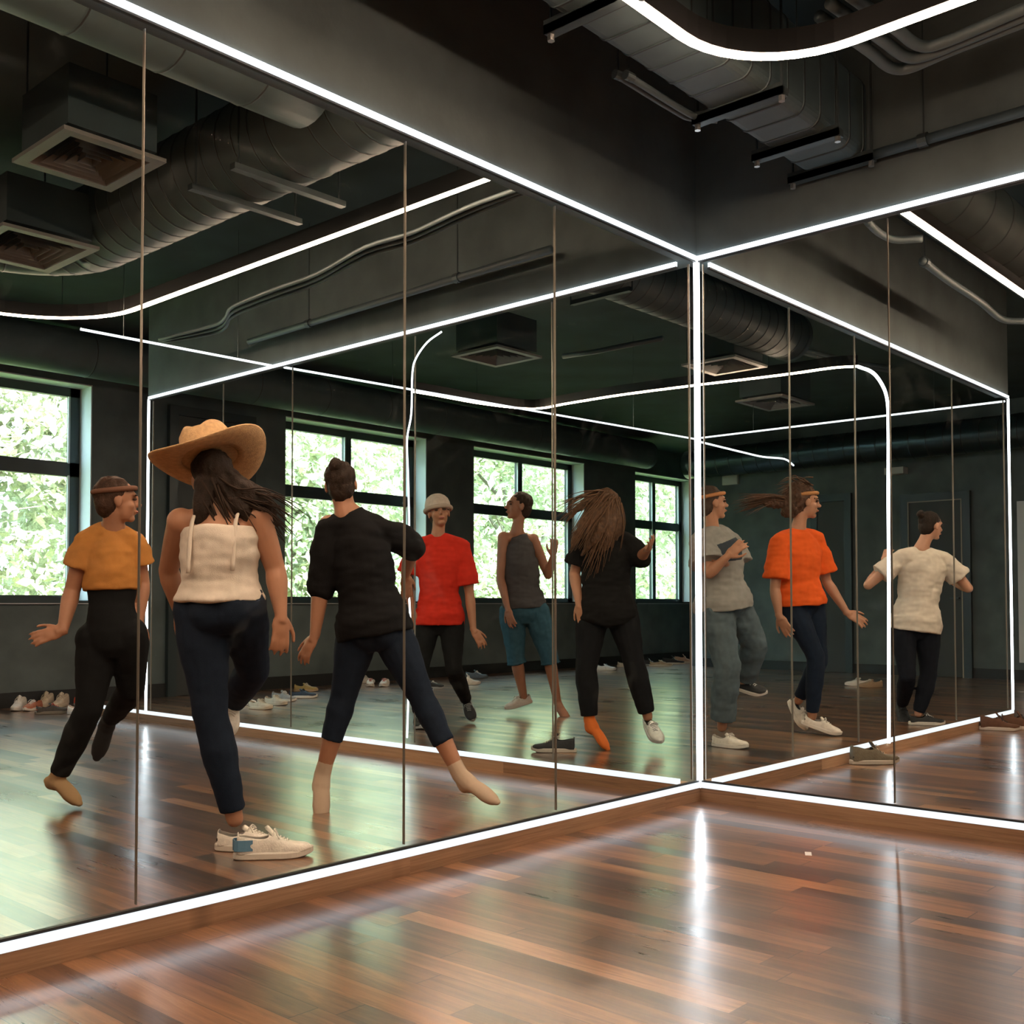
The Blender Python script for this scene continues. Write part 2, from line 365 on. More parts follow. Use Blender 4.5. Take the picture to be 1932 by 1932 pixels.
# ------------------------------------------------------------------ light strips round the mirrors
def strip(label, a, b, m='cool', ch=None):
    mb = MB().box(a, b); o = mb.build('light_strip', M[m]); tag(o, label, 'light strip', 'light strips edging the mirrors')
    if ch: MB().box(*ch).build('channel', M['black'], o)
    return o
h = .011
strip('long white light strip along the top of the left mirrors', (XL, -.014, ZT-h), (-.016, .004, ZT+.012), ch=((XL, -.010, ZT-h-.008), (-.016, .004, ZT-h)))
strip('white light strip along the top of the right mirrors', (-.014, YB, ZT-h), (.004, -.016, ZT+.012), ch=((-.010, YB, ZT-h-.008), (.004, -.016, ZT-h)))
strip('long white light strip on the wooden plinth under the left mirrors', (XL, -.014, .063), (-.016, .0, .090), 'coollow', ch=((XL, -.010, .090), (-.016, .006, .098)))
strip('white light strip on the wooden plinth under the right mirrors', (-.014, YB, .063), (0, -.016, .090), 'coollow', ch=((-.010, YB, .090), (.006, -.016, .098)))
strip('upright white light strip in the corner where both mirrors meet', (-.016, -.016, .063), (.006, .006, ZT+h), 'coolv')
strip('white light strip sloping away above the white shirt and orange shirt dancers', (.11, -.014, ZT-h), (AE, .0, ZT+h), ch=((.11, -.010, ZT-h-.008), (AE, .004, ZT-h)))
strip('white light strip on the plinth beside the olive shoe', (.11, -.014, .063), (AE, .0, .090), 'coollow')
strip('white light strip above the hat and black t-shirt dancers, meeting the corner', (-.014, .11, ZT-h), (0, BE, ZT+h), ch=((-.010, .11, ZT-h-.008), (.004, BE, ZT-h)))
strip('white light strip on the plinth behind the black t-shirt dancer', (-.014, .11, .063), (0, 6.15, .090), 'coollow')
strip('upright white light strip at far right end of the mirrors', (AE-.006, -.014, .090), (AE+.006, .002, ZT-h), 'coolv')
strip('upright white light strip just left of the straw hat', (-.014, BE-.006, .090), (.002, BE+.006, ZT-h), 'coolv')
def wire(label, pts, rad, m, sub=5):
    o = MB().tube(crom(pts, sub), rad, 8).build('light_strip', M[m], smooth=True); return tag(o, label, 'light strip', 'light strips edging the mirrors')
wire('wavy upright light strip curving down between black and red t-shirt dancers', [U(x, y, -.022) for x, y in ((833, 626), (806, 646), (785, 676), (778, 705), (776, 780), (768, 830), (770, 900), (772, 1000), (770, 1080), (775, 1200), (771, 1300), (768, 1392))], .0055, 'cool')
wire('upright light strip with curved top passing in front of the white t-shirt dancer', [V(x, y, -.022) for x, y in ((1620, 692), (1645, 702), (1662, 722), (1673, 750), (1676, 800), (1676, 950), (1677, 1100), (1677, 1250), (1677, 1402))], .0105, 'coolv')
def thin(label, a, b):
    a, b = Vector(a), Vector(b); c = (a+b)/2
    o = MB().tube([a-c, b-c], .008, 8).build('hanging_light_line', M['coolthin']); o.location = c
    for k in (.2, .8):
        p = a.lerp(b, k)-c; MB().tube([p+Vector((0,0,.008)), p+Vector((0,0,ZC-ZT-.001))], .002, 5).build('hanger', M['steel'], o)
    return tag(o, label, 'light strip', 'thin straight light lines under the ceiling')
thin('thin white light line above the leftmost window', G(152, 621, ZT-.02), G(513, 690, ZT-.02))
thin('thin white light line above the window behind the black t-shirt dancer', G(536, 693, ZT-.02), G(1310, 828, ZT-.02))
thin('thin white light line rising to the right above the orange shirt dancer', G(1324, 826, ZT-.02), G(1896, 757, ZT-.02))
o = MB().tube(crom([G(x, y, ZT-.02) for x, y in ((1322, 834), (1400, 853), (1440, 862), (1480, 866), (1497, 878))], 4), .010, 8).build('hanging_light_line', M['coolthin'])
tag(o, 'short white light line hooking downward above the orange shirt dancer', 'light strip', 'thin straight light lines under the ceiling')

# loops of warm light hung under the ceiling, built again for their reflections
def rrect(x0, x1, y0, y1, r, z, n=10):
    out = []
    for cx_, cy_, a0 in ((x1-r, y1-r, 0), (x0+r, y1-r, 90), (x0+r, y0+r, 180), (x1-r, y0+r, 270)):
        for k in range(n+1):
            a = math.radians(a0+90*k/n); out.append(Vector((cx_+r*math.cos(a), cy_+r*math.sin(a), z)))
    return out
def ribbon(pts, w, z0, z1, closed):
    m = len(pts); rs = []
    for i, p in enumerate(pts):
        a = pts[(i-1) % m] if (closed or i) else p; b = pts[(i+1) % m] if (closed or i < m-1) else p
        t = (b-a).normalized(); s_ = Vector((t.y, -t.x, 0))*w/2
        rs.append([Vector((p.x, p.y, 0))+s_+Vector((0,0,z0)), Vector((p.x, p.y, 0))-s_+Vector((0,0,z0)), Vector((p.x, p.y, 0))-s_+Vector((0,0,z1)), Vector((p.x, p.y, 0))+s_+Vector((0,0,z1))])
    return MB().rings(rs, cap=not closed, closed=closed)
def loop_lamp(label, pts, closed=True, w=.032, hangs=()):
    c = sum(pts, Vector())/len(pts); z = pts[0].z; c.z = 0
    q = [p-c for p in pts]
    t = empty('ceiling_loop_lamp', label, 'lamp', (c.x, c.y, z), 'rounded ceiling light loops')
    ribbon(q, w, -.005, .003, closed).build('light_diffuser', M['warm'], t)
    ribbon(q, w+.014, .0035, .085, closed).build('profile', M['black'], t)
    for k in hangs:
        p = q[k]; MB().tube([(p.x, p.y, .085), (p.x, p.y, ZC-z-.001)], .003, 5).build('hanger', M['steel'], t)
    return t
ZL = 2.86
loop_lamp('bright rounded loop light under the ceiling at upper right', rrect(-5.3, -1.07, -4.9, -.885, .42, ZL), hangs=(3, 8))
lp = rrect(-5.3, -1.05, .20, 4.33, .75, ZL)[:22] + [Vector((-5.3, .20, ZL)), Vector((-1.05, .20, ZL))]
loop_lamp('bright loop light curving across the left mirrors above the straw hat', lp, hangs=(5, 14))
loop_lamp('straight run of loop light seen at the far right edge', rrect(.35, 4.6, -4.6, -.80, .2, ZL), hangs=(14,))
pl_ = [G(x, y, ZL) for x, y in ((782, 739), (830, 747), (900, 760), (960, 768), (1000, 771), (1030, 769), (1060, 763), (1120, 753), (1185, 743), (1310, 727), (1420, 714), (1500, 704), (1570, 694), (1618, 691))]
loop_lamp('small wavy loop light far away above the red t-shirt dancer', crom(pl_, 3), closed=False, w=.036, hangs=(6, 30))

# ------------------------------------------------------------------ mirror panels: clear panes, their reflections built as rooms behind
def panel(label, plane, a, b):
    if plane == 'y': mb = MB().box((a+.0025, .030, .098), (b-.0025, .036, ZT-.02)); e1 = MB().box((b-.0013, .026, .098), (b+.0013, .037, ZT-.02))
    else: mb = MB().box((.030, a+.0025, .098), (.036, b-.0025, ZT-.02)); e1 = MB().box((.026, b-.0013, .098), (.037, b+.0013, ZT-.02))
    o = mb.build('mirror_panel', M['mirror']); tag(o, label, 'mirror', 'frameless mirror panels')
    e1.build('edge_strip', M['seam'], o)
M['seam'] = mat('panel_edge', (.20, .185, .155), .35, metal=.4)
for lab, a, b in (('leftmost mirror panel on the left wall, with the leftmost window in it', XL, -2.93), ('large mirror panel on the left wall holding the straw hat dancer', -2.93, -1.905),
                  ('mirror panel on the left wall holding the red t-shirt dancer', -1.905, -1.057), ('mirror panel on the left wall next to the corner', -1.057, -.02)):
    panel(lab, 'y', a, b)
for lab, a, b in (('mirror panel on the right wall next to the corner', -.955, -.02), ('rightmost mirror panel on the right wall with black and brown shoes', -2.6, -.955)):
    e = panel(lab, 'x', a, b)
MB().box((.026, -.957, .098), (.037, -.953, ZT-.02)).build('edge_strip', M['seam'], bpy.data.objects['mirror_panel.004'])
for lab, a, b in (('narrow mirror panel with the dancer beside the corner light', .12, 1.02), ('mirror panel with the orange shirt dancer', 1.02, 1.88),
                  ('mirror panel in front of the white t-shirt dancer', 1.88, 3.56), ('last mirror panel before the far right light strip', 3.56, AE-.01)):
    panel(lab, 'y', a, b)
for lab, a, b in (('mirror panel with the long haired dancer, left of the corner', .12, .955), ('mirror panel behind the red t-shirt and grey top dancers', .955, 2.07),
                  ('mirror panel behind the black t-shirt dancer', 2.07, 3.34), ('mirror panel right behind the straw hat', 3.34, 4.21), ('last mirror panel at left light strip behind the hat brim', 4.21, BE-.01)):
    panel(lab, 'x', a, b)

# ------------------------------------------------------------------ ceiling services
def round_duct(label, pts, r, m='duct', ring=.16, group='round ventilation ducts', rods=()):
    pts = [Vector(p) for p in pts]; o0 = pts[0].copy(); q = [p-o0 for p in pts]
    t = empty('ventilation_duct', label, 'duct', o0, group)
    pts2, rad2, mk = [], [], []; acc = 0; nxt = ring*.5
    for a, b in zip(q, q[1:]):
        L = (b-a).length; d = (b-a)/L; pts2.append(a); rad2.append(r); mk.append(0)
        while nxt <= acc+L:
            s0 = nxt-acc
            if .013 < s0 < L-.013:
                for o_, e_, m_ in ((-.012, 0, 0), (-.006, 0, 0), (-.0035, .003, 1), (.0035, .003, 0), (.006, 0, 0), (.012, 0, 0)): pts2.append(a+d*(s0+o_)); rad2.append(r+e_); mk.append(m_)
            nxt += ring
        acc += L
    pts2.append(q[-1]); rad2.append(r); mk.append(0)
    mb = MB().tube(pts2, rad2, 28); f2 = [i*28+j for i, v in enumerate(mk[:-1]) if v for j in range(28)]
    mb.build('duct_pipe', M[m], t, smooth=True, m2=M['black'], f2=f2)
    for (i, k) in rods:
        p = q[i].lerp(q[i+1], k); s_ = (q[i+1]-q[i]).normalized().cross(Vector((0,0,1)))
        e = MB()
        z0 = -r-.03
        e.box(p+Vector((-.02,-.02,z0))-s_*(r+.06), p+Vector((.02,.02,z0+.028))+s_*(r+.06)) if abs(s_.x) > .5 or abs(s_.y) > .5 else None
        for sg in (-1, 1):
            w_ = p+s_*sg*(r+.05); e.tube([w_+Vector((0,0,z0)), Vector((w_.x, w_.y, ZC-o0.z-.001))], .006, 6)
        e.build('hanger', M['steel'], t)
    return t
# along-the-wall duct in the left mirror, its elbow and the big duct crossing above it
zc = 3.16; rr = .235
xq = -1.52
pp = [(xq, .16, zc)] + [(xq, y, zc) for y in (1, 2, 2.9)] + [(xq-.5+.5*math.cos(a), 3.1+.5*math.sin(a), zc) for a in np.linspace(0, 1.4, 8)] + [(xq-1.0, 3.61, zc)]
round_duct('big ribbed round duct running diagonally over the left mirrors', pp, rr, ring=.13, rods=((1, .25), (1, .6)))
round_duct('wide round duct across the top left corner of the photo', [(-5.5, .75, 3.167), (-1.80, .75, 3.167)], .22, ring=.36)
round_duct('slim round duct at the upper left edge, right one of two', [(-3.05, 1.25, 3.1), (-3.05, 3.2, 3.1)], .10, ring=.4)
round_duct('slim round duct at the far upper left edge, left one of two', [(-3.75, 1.25, 3.1), (-3.75, 3.2, 3.1)], .10, ring=.4)
round_duct('long plain duct under the ceiling above the windows', [(XL+.05, 6.75, V(100, 658, 6.75).z), (9.3, 6.75, V(100, 658, 6.75).z)], .21, ring=.9)
round_duct('dark shiny foil duct above the far doors', [(9.3, -3.5, 3.07), (9.3, 6.0, 3.07)], .215, m='duct_dark', ring=.22)
round_duct('ribbed duct seen small in the mirror left of the corner light', [(.35, 1.35, 3.17), (3.6, 1.35, 3.17)], .2, ring=.13, rods=((0, .2),))
round_duct('round duct at the top edge of the photo above the loop light', [(-1.20, -4.9, 3.17), (-1.20, -1.75, 3.17)] + [(-1.50+.30*math.cos(a), -1.42+.30*math.sin(a), 3.17) for a in np.linspace(0, PI/2, 8)] + [(-1.62, -1.12, 3.17), (-4.0, -1.12, 3.17)], .19, ring=.12)
round_duct('duct seen through the mirror at upper right edge', [(.35, -.78, 3.12), (3.9, -.78, 3.12)], .2, ring=.3)
# flat-oval duct with struts, upper right
zb_ = 2.905
t = empty('ventilation_duct', 'boxy grey duct on strut hangers leading to the right wall', 'duct', (-3.6, -.74, zb_))
cs = []
hw, hh, r_ = .145, .36, .05
for (cx_, cz_, a0) in ((hw-r_, r_, 270), (hw-r_, hh-r_, 0), (-hw+r_, hh-r_, 90), (-hw+r_, r_, 180)):
    for k in range(6):
        a = math.radians(a0+90*k/5); cs.append((cx_+r_*math.cos(a), cz_+r_*math.sin(a)))
xs = [(0, 1.0, 0)]
for k in range(26):
    x = .1+k*.138; xs += [(x-.006, 1, 0), (x-.004, 1.02, 1), (x+.004, 1.02, 0), (x+.006, 1, 0)]
xs.append((3.58, 1.0, 0))
MB().rings([[(x, y*s_, (z-.18)*s_+.18) for y, z in cs] for x, s_, _ in xs]).build('duct_body', M['duct'], t, m2=M['black'], f2=[i*len(cs)+j for i, v in enumerate(xs[:-1]) if v[2] for j in range(len(cs))])
for px, py in ((1060, 38), (1330, 216), (1438, 288), (1527, 338)):
    x = min(3.55, G(px, py, zb_).x+3.6)
    e = MB().box((x-.022, -hw-.05, -.034), (x+.022, hw+.06, -.004)).box((x-.022, -hw-.05, -.034), (x-.016, hw+.06, .012))
    for yy in (-hw-.035, hw+.045): e.tube([(x, yy, -.045), (x, yy, ZC-zb_-.001)], .006, 6)
    st = e.build('strut_hanger', M['steel'], t)
    for yy in (-hw-.035, hw+.045): MB().tube([(x, yy, -.055), (x, yy, -.034)], .013, 6).build('bolt', M['bolt'], st)
# pipes and conduits
def pipe(label, pts, r, cat='pipe', group='thin pipes and conduits under the ceiling', name='ceiling_pipe', m='conduit', hang=(), sub=6, straight=False):
    pts = [Vector(p) for p in pts]; o0 = pts[0].copy(); q = [p-o0 for p in pts]
    o = MB().tube(q if straight else crom(q, sub), r, 10).build(name, M[m], smooth=True); o.location = o0; tag(o, label, cat, group)
    for k in hang:
        p = q[0].lerp(q[-1], k); e = MB().tube([p+Vector((0,0,-r*1.4)), Vector((p.x, p.y, ZC-o0.z-.001))], .0045, 6).tube([p-(q[-1]-q[0]).normalized()*.02, p+(q[-1]-q[0]).normalized()*.02], r*1.35, 10)
        e.build('pipe_hanger', M['steel'], o)
    return o
pipe('sprinkler pipe along the right wall above the light strip', [(-.045, -.93, 2.90), (-.045, -4.5, 2.90)], .022, hang=(.06,), straight=True)
def gp(pts, z): return [G(x, y, z) for x, y in pts]
for lab, pts in (('outer bent conduit at upper right behind the loop light', [(1545, 30), (1640, 96), (1668, 120), (1690, 130), (1722, 126), (1790, 97), (1950, 34)]),
                 ('middle bent conduit at upper right behind the loop light', [(1565, 5), (1665, 76), (1696, 100), (1720, 109), (1752, 103), (1810, 80), (1950, 22)]),
                 ('inner bent conduit at upper right behind the loop light', [(1600, -12), (1690, 54), (1722, 80), (1748, 88), (1780, 80), (1830, 60), (1950, 8)])):
    pipe(lab, gp(pts, 2.99), .021)
for k, lab in enumerate(('lower conduit along the left wall left of the boxy duct', 'upper conduit along the left wall left of the boxy duct')):
    d = .05*k
    pipe(lab, [(-1.33, -.545+d, 2.90+d*.4), (-.95, -.545+d, 2.9+d*.4), (-.84, -.56+d, 2.9+d*.4), (-.79, -.60, 2.9+d*.4)], .013, hang=(.02,))
for k, lab in enumerate(('topmost of three bundled conduits under the loop light in the left mirrors', 'middle of three bundled conduits under the loop light in the left mirrors', 'lowest of three bundled conduits under the loop light in the left mirrors')):
    d = k*9
    pipe(lab, gp([(990, 352+d*.6), (880, 392+d), (780, 438+d), (690, 466+d), (600, 516+d), (520, 545+d), (440, 578+d), (425, 600+d), (400, 615+d*.8), (300, 640+d*.4)], 2.84), .011, sub=4)
pipe('straight pipe hung on rods below the bundled conduits in the left mirrors', gp([(1040, 470), (470, 645)], 2.86), .022, hang=(.25, .75), straight=True)
pipe('bundled conduit sloping down right of the corner light', gp([(1326, 590), (1400, 625), (1500, 655), (1600, 680), (1680, 694)], 3.1), .02)
pipe('second conduit sloping down just under it right of the corner light', gp([(1326, 602), (1400, 634), (1500, 662), (1600, 685), (1680, 700)], 3.08), .02)
pipe('conduit seen in the right mirrors left of the upright seam', gp([(1636, 418), (1660, 440), (1690, 452), (1740, 450)], 2.9), .02)
pipe('conduit seen in the right mirrors below the far right loop light', gp([(1740, 492), (1790, 530), (1850, 570), (1890, 602), (1932, 606)], 2.9), .022, hang=(.02,))
pipe('conduit seen small in the mirror left of the corner light', gp([(1062, 672), (1120, 664), (1250, 638)], 3.0), .02, straight=True)
# square air diffusers hung on rods
def diffuser(label, x, y, z, w=.56, d=.5):
    t = empty('ceiling_air_diffuser', label, 'air vent', (x, y, z), 'square ceiling air diffusers')
    fr = MB()
    def frame(m_, a, b, th, z0, z1):
        m_.box((-a, -b, z0), (a, -b+th, z1)).box((-a, b-th, z0), (a, b, z1)).box((-a, -b+th, z0), (-a+th, b-th, z1)).box((a-th, -b+th, z0), (a, b-th, z1))
    frame(fr, w/2, d/2, .05, 0, .018); fr.build('frame', M['grille'], t)
    lo = MB(); n = 5
    for k in range(n):
        f0 = 1-k/n; a0, b0 = (w/2-.05)*f0, (d/2-.05)*f0; a1, b1 = a0-.032*f0-.006, b0-.032*f0-.006
        z0, z1 = .004, .042
        o_ = [(-a0,-b0,z0), (a0,-b0,z0), (a0,b0,z0), (-a0,b0,z0)]; i_ = [(-a1,-b1,z1), (a1,-b1,z1), (a1,b1,z1), (-a1,b1,z1)]
        for j in range(4): lo.quad(o_[j], o_[(j+1) % 4], i_[(j+1) % 4], i_[j])
    lo.build('louvres', M['grille'], t)
    MB().box((-w/2+.03, -d/2+.03, .045), (w/2-.03, d/2-.03, .30)).build('plenum_box', M['ceil'], t)
    for sx in (-1, 1): MB().tube([(sx*w*.4, d*.42, .018), (sx*w*.4, d*.42, ZC-z-.001)], .005, 6).build('hanger_rod', M['steel'], t)
diffuser('large square air diffuser at upper left crossing the first mirror seam', -2.29, 1.67, 2.9, .46, .50)
diffuser('square air diffuser below the larger one at left edge of the photo', -1.96, 3.05, 2.9, .52, .62)
diffuser('square air diffuser between the red t-shirt dancer and corner light', 1.63, 2.86, 2.9, .52, .50)
diffuser('dim square air diffuser just right of the corner light', 3.13, 1.70, 2.9, .52, .5)
diffuser('dim square air diffuser farther right of the corner light', 4.88, 2.18, 2.9, .66, .5)
# small white boxes on the far wall
def wbox(label, px, py, w, hh_):
    p = U(px, py, CXW); o = MB().box((-.05, -w/2, 0), (-.002, w/2, hh_)).box((-.056, -w/2+.01, .01), (-.05, w/2-.01, hh_-.01)).build('wall_speaker_box', M['box']); o.location = (CXW, p.y, p.z); tag(o, label, 'box', 'pale boxes on the far wall')
wbox('pale rectangular box on the dark wall right of the corner dancer', 1380, 915, .26, .2)
p = U(1658, 888, 9.05); o = MB().box((-.08, -.13, 0), (.08, .13, .09)).build('wall_speaker_box', M['box']); o.location = (CXW-.085, p.y, p.z); tag(o, 'pale box under the shiny duct left of the white t-shirt dancer', 'box', 'pale boxes on the far wall')

p = G(1525, 1611); o = MB().box((-.028, -.012, 0), (.028, .012, .0012)).build('tape_scrap', M['reveal']); o.location = (p.x, p.y, 0); o.rotation_euler.z = .5
tag(o, 'tiny white scrap of tape on the floor in front of the right plinth', 'tape')

# ------------------------------------------------------------------ shoes
def shoe_mats(): pass
def shade(c, k): return tuple(min(1, x*k) for x in c)
_mc = {}
def cmat(kind, c, rough=.8, **kw):
    key = (kind, tuple(round(x, 3) for x in c), rough)
    if key not in _mc: _mc[key] = mat(kind, c, rough, **kw)
    return _mc[key]
ST = [(0, .024, .078), (.03, .030, .082), (.10, .034, .078), (.20, .0345, .066), (.32, .035, .066), (.42, .037, .080), (.50, .040, .083), (.60, .044, .070), (.70, .0465, .059), (.80, .045, .052), (.90, .037, .046), (.96, .025, .038), (1.0, .010, .022)]
def shoe_geo(L=.27, high=0., sole_h=.028):
    """upper, sole, laces, tongue, lining meshes of one shoe; heel at x=0, toe at x=L, sole on z=0"""
    def hgt(t, h): return h + high*max(0, 1-abs(t-.18)/.42)
    sole = MB(); n = 28
    def outline(g, z, lift):
        pts = []
        for sg in (1, -1):
            rng = range(n+1) if sg == 1 else range(n-1, 0, -1)
            for i in rng:
                t = i/n; w = np.interp(t, [s[0] for s in ST], [s[1] for s in ST])
                e = math.sin(PI*min(1, max(0, t)))**.28 if 0 < t < 1 else 0
                x = (t-.5)*(L+2*g)+L/2; y = sg*(w+g)*(e if t > .5 else max(e, .0))
                pts.append((x, y+(-.006*math.sin(PI*t)), z+lift*max(0, (t-.72)/.28)**2))
        return pts
    sole.rings([outline(.001, 0, .012), outline(.006, .004, .012), outline(.006, sole_h*.8, .012), outline(.003, sole_h, .012)])
    up = MB(); k = 18; rs = []
    for t, w, h in ST:
        h = hgt(t, h); x = t*L*.985+.004; ring = []
        for j in range(k+1):
            a = PI*j/k; y = w*1.0*math.copysign(abs(math.cos(a))**.62, math.cos(a)); z = sole_h*.7+(h-sole_h*.7)*abs(math.sin(a))**.72
            ring.append((x+(.004 if t < .02 else 0), y-.006*math.sin(PI*t), z+.012*max(0, (t-.72)/.28)**2))
        rs.append(ring)
    base = 0
    for r in rs: up.v += r
    for i in range(len(rs)-1):
        for j in range(k):
            tm = (ST[i][0]+ST[i+1][0])/2; jm = (j+.5)/k
            if .02 < tm < .44 and .30 < jm < .70: continue
            a = i*(k+1)+j; up.f.append((a, a+1, a+k+2, a+k+1))
    up.f.append(tuple(range(k, -1, -1))); m = (len(rs)-1)*(k+1); up.f.append(tuple(m+j for j in range(k+1)))
    tg = MB(); rs = []
    for t, z, w in ((.62, .060, .016), (.55, .072+high*.2, .022), (.48, .084+high*.5, .025), (.43, .093+high*.75, .025), (.41, .095+high*.8, .018)):
        rs.append([(t*L-.004, -w-.005, z-.010), (t*L+.003, -.005, z+.003), (t*L-.004, w-.005, z-.010), (t*L-.008, -.005, z-.004)])
    tg.rings(rs)
    lc = MB()
    for q in range(5):
        t = .50+q*.045; z = np.interp(t, [s[0] for s in ST], [hgt(s[0], s[2]) for s in ST])+.004
        lc.tube([(t*L-.006, -.030, z-.012), (t*L, -.006, z+.003), (t*L+.006, .018, z-.012)], .0032, 6)
    lc.tube(crom([(.50*L, -.006, .090+high*.3), (.52*L, .016, .094+high*.3), (.56*L, .030, .078), (.52*L, .004, .090+high*.3), (.52*L, -.024, .094+high*.3), (.57*L, -.038, .074)], 4), .0026, 6)
    ln = MB(); rs = []
    for t, w, h in ST[1:7]: rs.append([(t*L, w*.72*c-.006, z) for c, z in ((1, .040), (-1, .040), (-1, .05), (1, .05))])
    ln.rings(rs)
    hp = MB(); r0 = []
    for z in (.032, .05, .068): r0.append([(.000+.0035*abs(c), .027*c+.000, z) for c in (-1, -.5, 0, .5, 1)])
    hp.v = [(-.0035+ (0.012*abs(p[1])/.027 if abs(p[1])>.02 else 0), p[1], p[2]) for r in r0 for p in r]
    for i in range(2):
        for j in range(4): a = i*5+j; hp.f.append((a, a+1, a+6, a+5))
    return up, sole, lc, tg, ln, hp
def solid(o, th):
    md = o.modifiers.new('solid', 'SOLIDIFY'); md.thickness = th; md.offset = -1
    sb = o.modifiers.new('sub', 'SUBSURF'); sb.levels = 1; sb.render_levels = 1
_shoe_cache = {}
def shoe_parts(parent, upc, solec, lacec, lining=(.03,.03,.03), L=.27, high=0., patch=None, prefix=''):
    key = (L, high, patch is not None)
    if key not in _shoe_cache: _shoe_cache[key] = shoe_geo(L, high)
    up, sole, lc, tg, ln, hp = _shoe_cache[key]
    u = up.build('upper', cmat('shoe_upper', upc, .75, nscale=40, namt=.12, bump=.2, bscale=120), parent, smooth=True); solid(u, .004)
    s_ = sole.build('sole', cmat('shoe_sole', solec, .6), parent, smooth=False)
    tg.build('tongue', cmat('shoe_upper', upc, .75, nscale=40, namt=.12, bump=.2, bscale=120), parent, smooth=True)
    lc.build('laces', cmat('shoe_lace', lacec, .85), parent, smooth=True)
    ln.build('lining', cmat('shoe_lining', lining, .9), parent)
    if patch:
        p_ = MB(); rs = []
        for t in (-.012, .0, .05, .14, .235):
            w = np.interp(t, [s[0] for s in ST], [s[1] for s in ST])+.0045; rs.append((t*L, w))
        for sg in (-1, 1):
            n0 = len(p_.v)
            for x, w in rs:
                w_ = 0 if x < 0 else w
                for z in (.034, .074-.0*x): p_.v.append((x-.001, sg*w_*(.96 if z < .05 else .86)-.004*max(0, x/L), z))
            for i in range(len(rs)-1): a = n0+2*i; p_.f.append((a, a+1, a+3, a+2))
        o = p_.build('heel_patch', cmat('heel_patch', patch, .7), parent); md = o.modifiers.new('solid', 'SOLIDIFY'); md.thickness = .003; md.offset = 1
    return u
def shoe(label, px, py, heading, upc, solec, lacec, group='shoes left on the floor', z=0, tilt=0, **kw):
    p = G(px, py, 0)
    t = empty('sneaker', label, 'shoe', (p.x, p.y, z), group)
    shoe_parts(t, upc, solec, lacec, **kw)
    a = math.radians(heading); L = kw.get('L', .27)
    R = Matrix.Rotation(a, 4, 'Z') @ Matrix.Rotation(tilt, 4, 'X')
    t.rotation_euler = R.to_euler(); t.location = Vector((p.x, p.y, z)) - R.to_3x3() @ Vector((L/2, 0, 0))
    return t
WH, CR, TN, BK, NV, GY = (.70, .66, .60), (.58, .50, .39), (.42, .30, .19), (.018, .020, .022), (.03, .05, .085), (.30, .31, .31)
RD = (.42, .06, .03); OL = (.13, .115, .08); BRN = (.10, .042, .02)
# headings are plan angles in degrees; the view runs towards 42 degrees, so its right is -48, towards the viewer 222
RT, TW, LF, AW = -48, 222, 132, 42
shoe('worn white sneaker with blue heel patch near the left mirrors, front one of its pair', 516, 1617, RT+14, (.74, .69, .62), (.66, .61, .54), (.72, .67, .6), patch=(.10, .22, .33), L=.285, high=.03)
shoe('black sneaker with thick pale sole lying left of the orange sock', 1045, 1419, LF-6, BK, (.46, .42, .36), (.5, .45, .36), L=.285, high=.03)
shoe('large olive shoe on the floor in the right mirror beside its upright seam', 1650, 1441, RT+8, OL, (.40, .37, .31), (.35, .32, .24), L=.31, high=.055)
shoe('black and brown shoe at the far right edge, left one of its pair', 1886, 1378, RT-22, BRN, (.48, .43, .37), BK, L=.285, high=.055)
shoe('black and brown shoe at the far right edge, right one of its pair', 1926, 1376, RT-14, BRN, (.48, .43, .37), BK, L=.285, high=.055)
# row by the window wall, left mirror
shoe('white slip-on standing leftmost in the shoe row under the left window', 36, 1340, TW+6, WH, WH, WH, high=.05)
shoe('white and rust sneaker second from the left under the left window', 62, 1340, TW-4, (.45, .16, .09), WH, WH)
shoe('cream high-top sneaker behind the black and red shoe under the left window', 86, 1333, TW, CR, CR, CR, high=.06)
shoe('cream high-top sneaker right of its twin under the left window', 115, 1333, TW, CR, CR, CR, high=.05)
shoe('black shoe with red inside in front of the cream high-tops', 98, 1347, RT+30, (.05, .045, .04), (.16, .14, .11), RD, lining=RD)
shoe('pale grey sneaker with red lining at right end of the row under the left window', 154, 1348, RT-14, WH, (.62, .6, .57), WH, lining=RD)
shoe('dark red shoe behind the pale grey one at right end of the left row', 164, 1331, RT-14, RD, GY, WH)
# row behind the black t-shirt dancer
shoe('white knit running shoe just right of the straw hat dancer\'s standing leg', 458, 1330, RT-20, WH, WH, GY, high=.03, L=.29)
shoe('blurry beige slipper left of its twin behind the plinth light', 492, 1338, RT-28, CR, CR, CR)
shoe('blurry beige slipper right of its twin behind the plinth light', 521, 1330, RT-30, CR, CR, CR)
shoe('grey and white sneaker left of the navy shoe near the black t-shirt dancer\'s left leg', 536, 1323, RT-18, GY, WH, WH, high=.02)
shoe('navy sneaker with white sole left of the black t-shirt dancer\'s left leg', 571, 1317, RT+4, NV, WH, BK, L=.29)
shoe('tan and yellow sneaker behind the navy shoe', 577, 1305, RT-8, (.40, .28, .10), TN, CR)
shoe('white sneaker half hidden left of the pink-laced pair', 688, 1289, RT-20, WH, WH, WH)
shoe('small white sneaker with pink laces, left one between the black t-shirt dancer\'s legs', 699, 1295, TW+8, (.66, .56, .48), WH, (.5, .2, .16), L=.25)
shoe('small white sneaker with pink laces, right one between the black t-shirt dancer\'s legs', 726, 1295, TW-8, (.66, .56, .48), WH, (.5, .2, .16), L=.25)
shoe('black and grey sneaker left one of the pair below the red t-shirt dancer', 794, 1305, RT+4, BK, GY, CR)
shoe('black and grey sneaker right one of the pair below the red t-shirt dancer', 816, 1300, RT+0, BK, GY, CR)
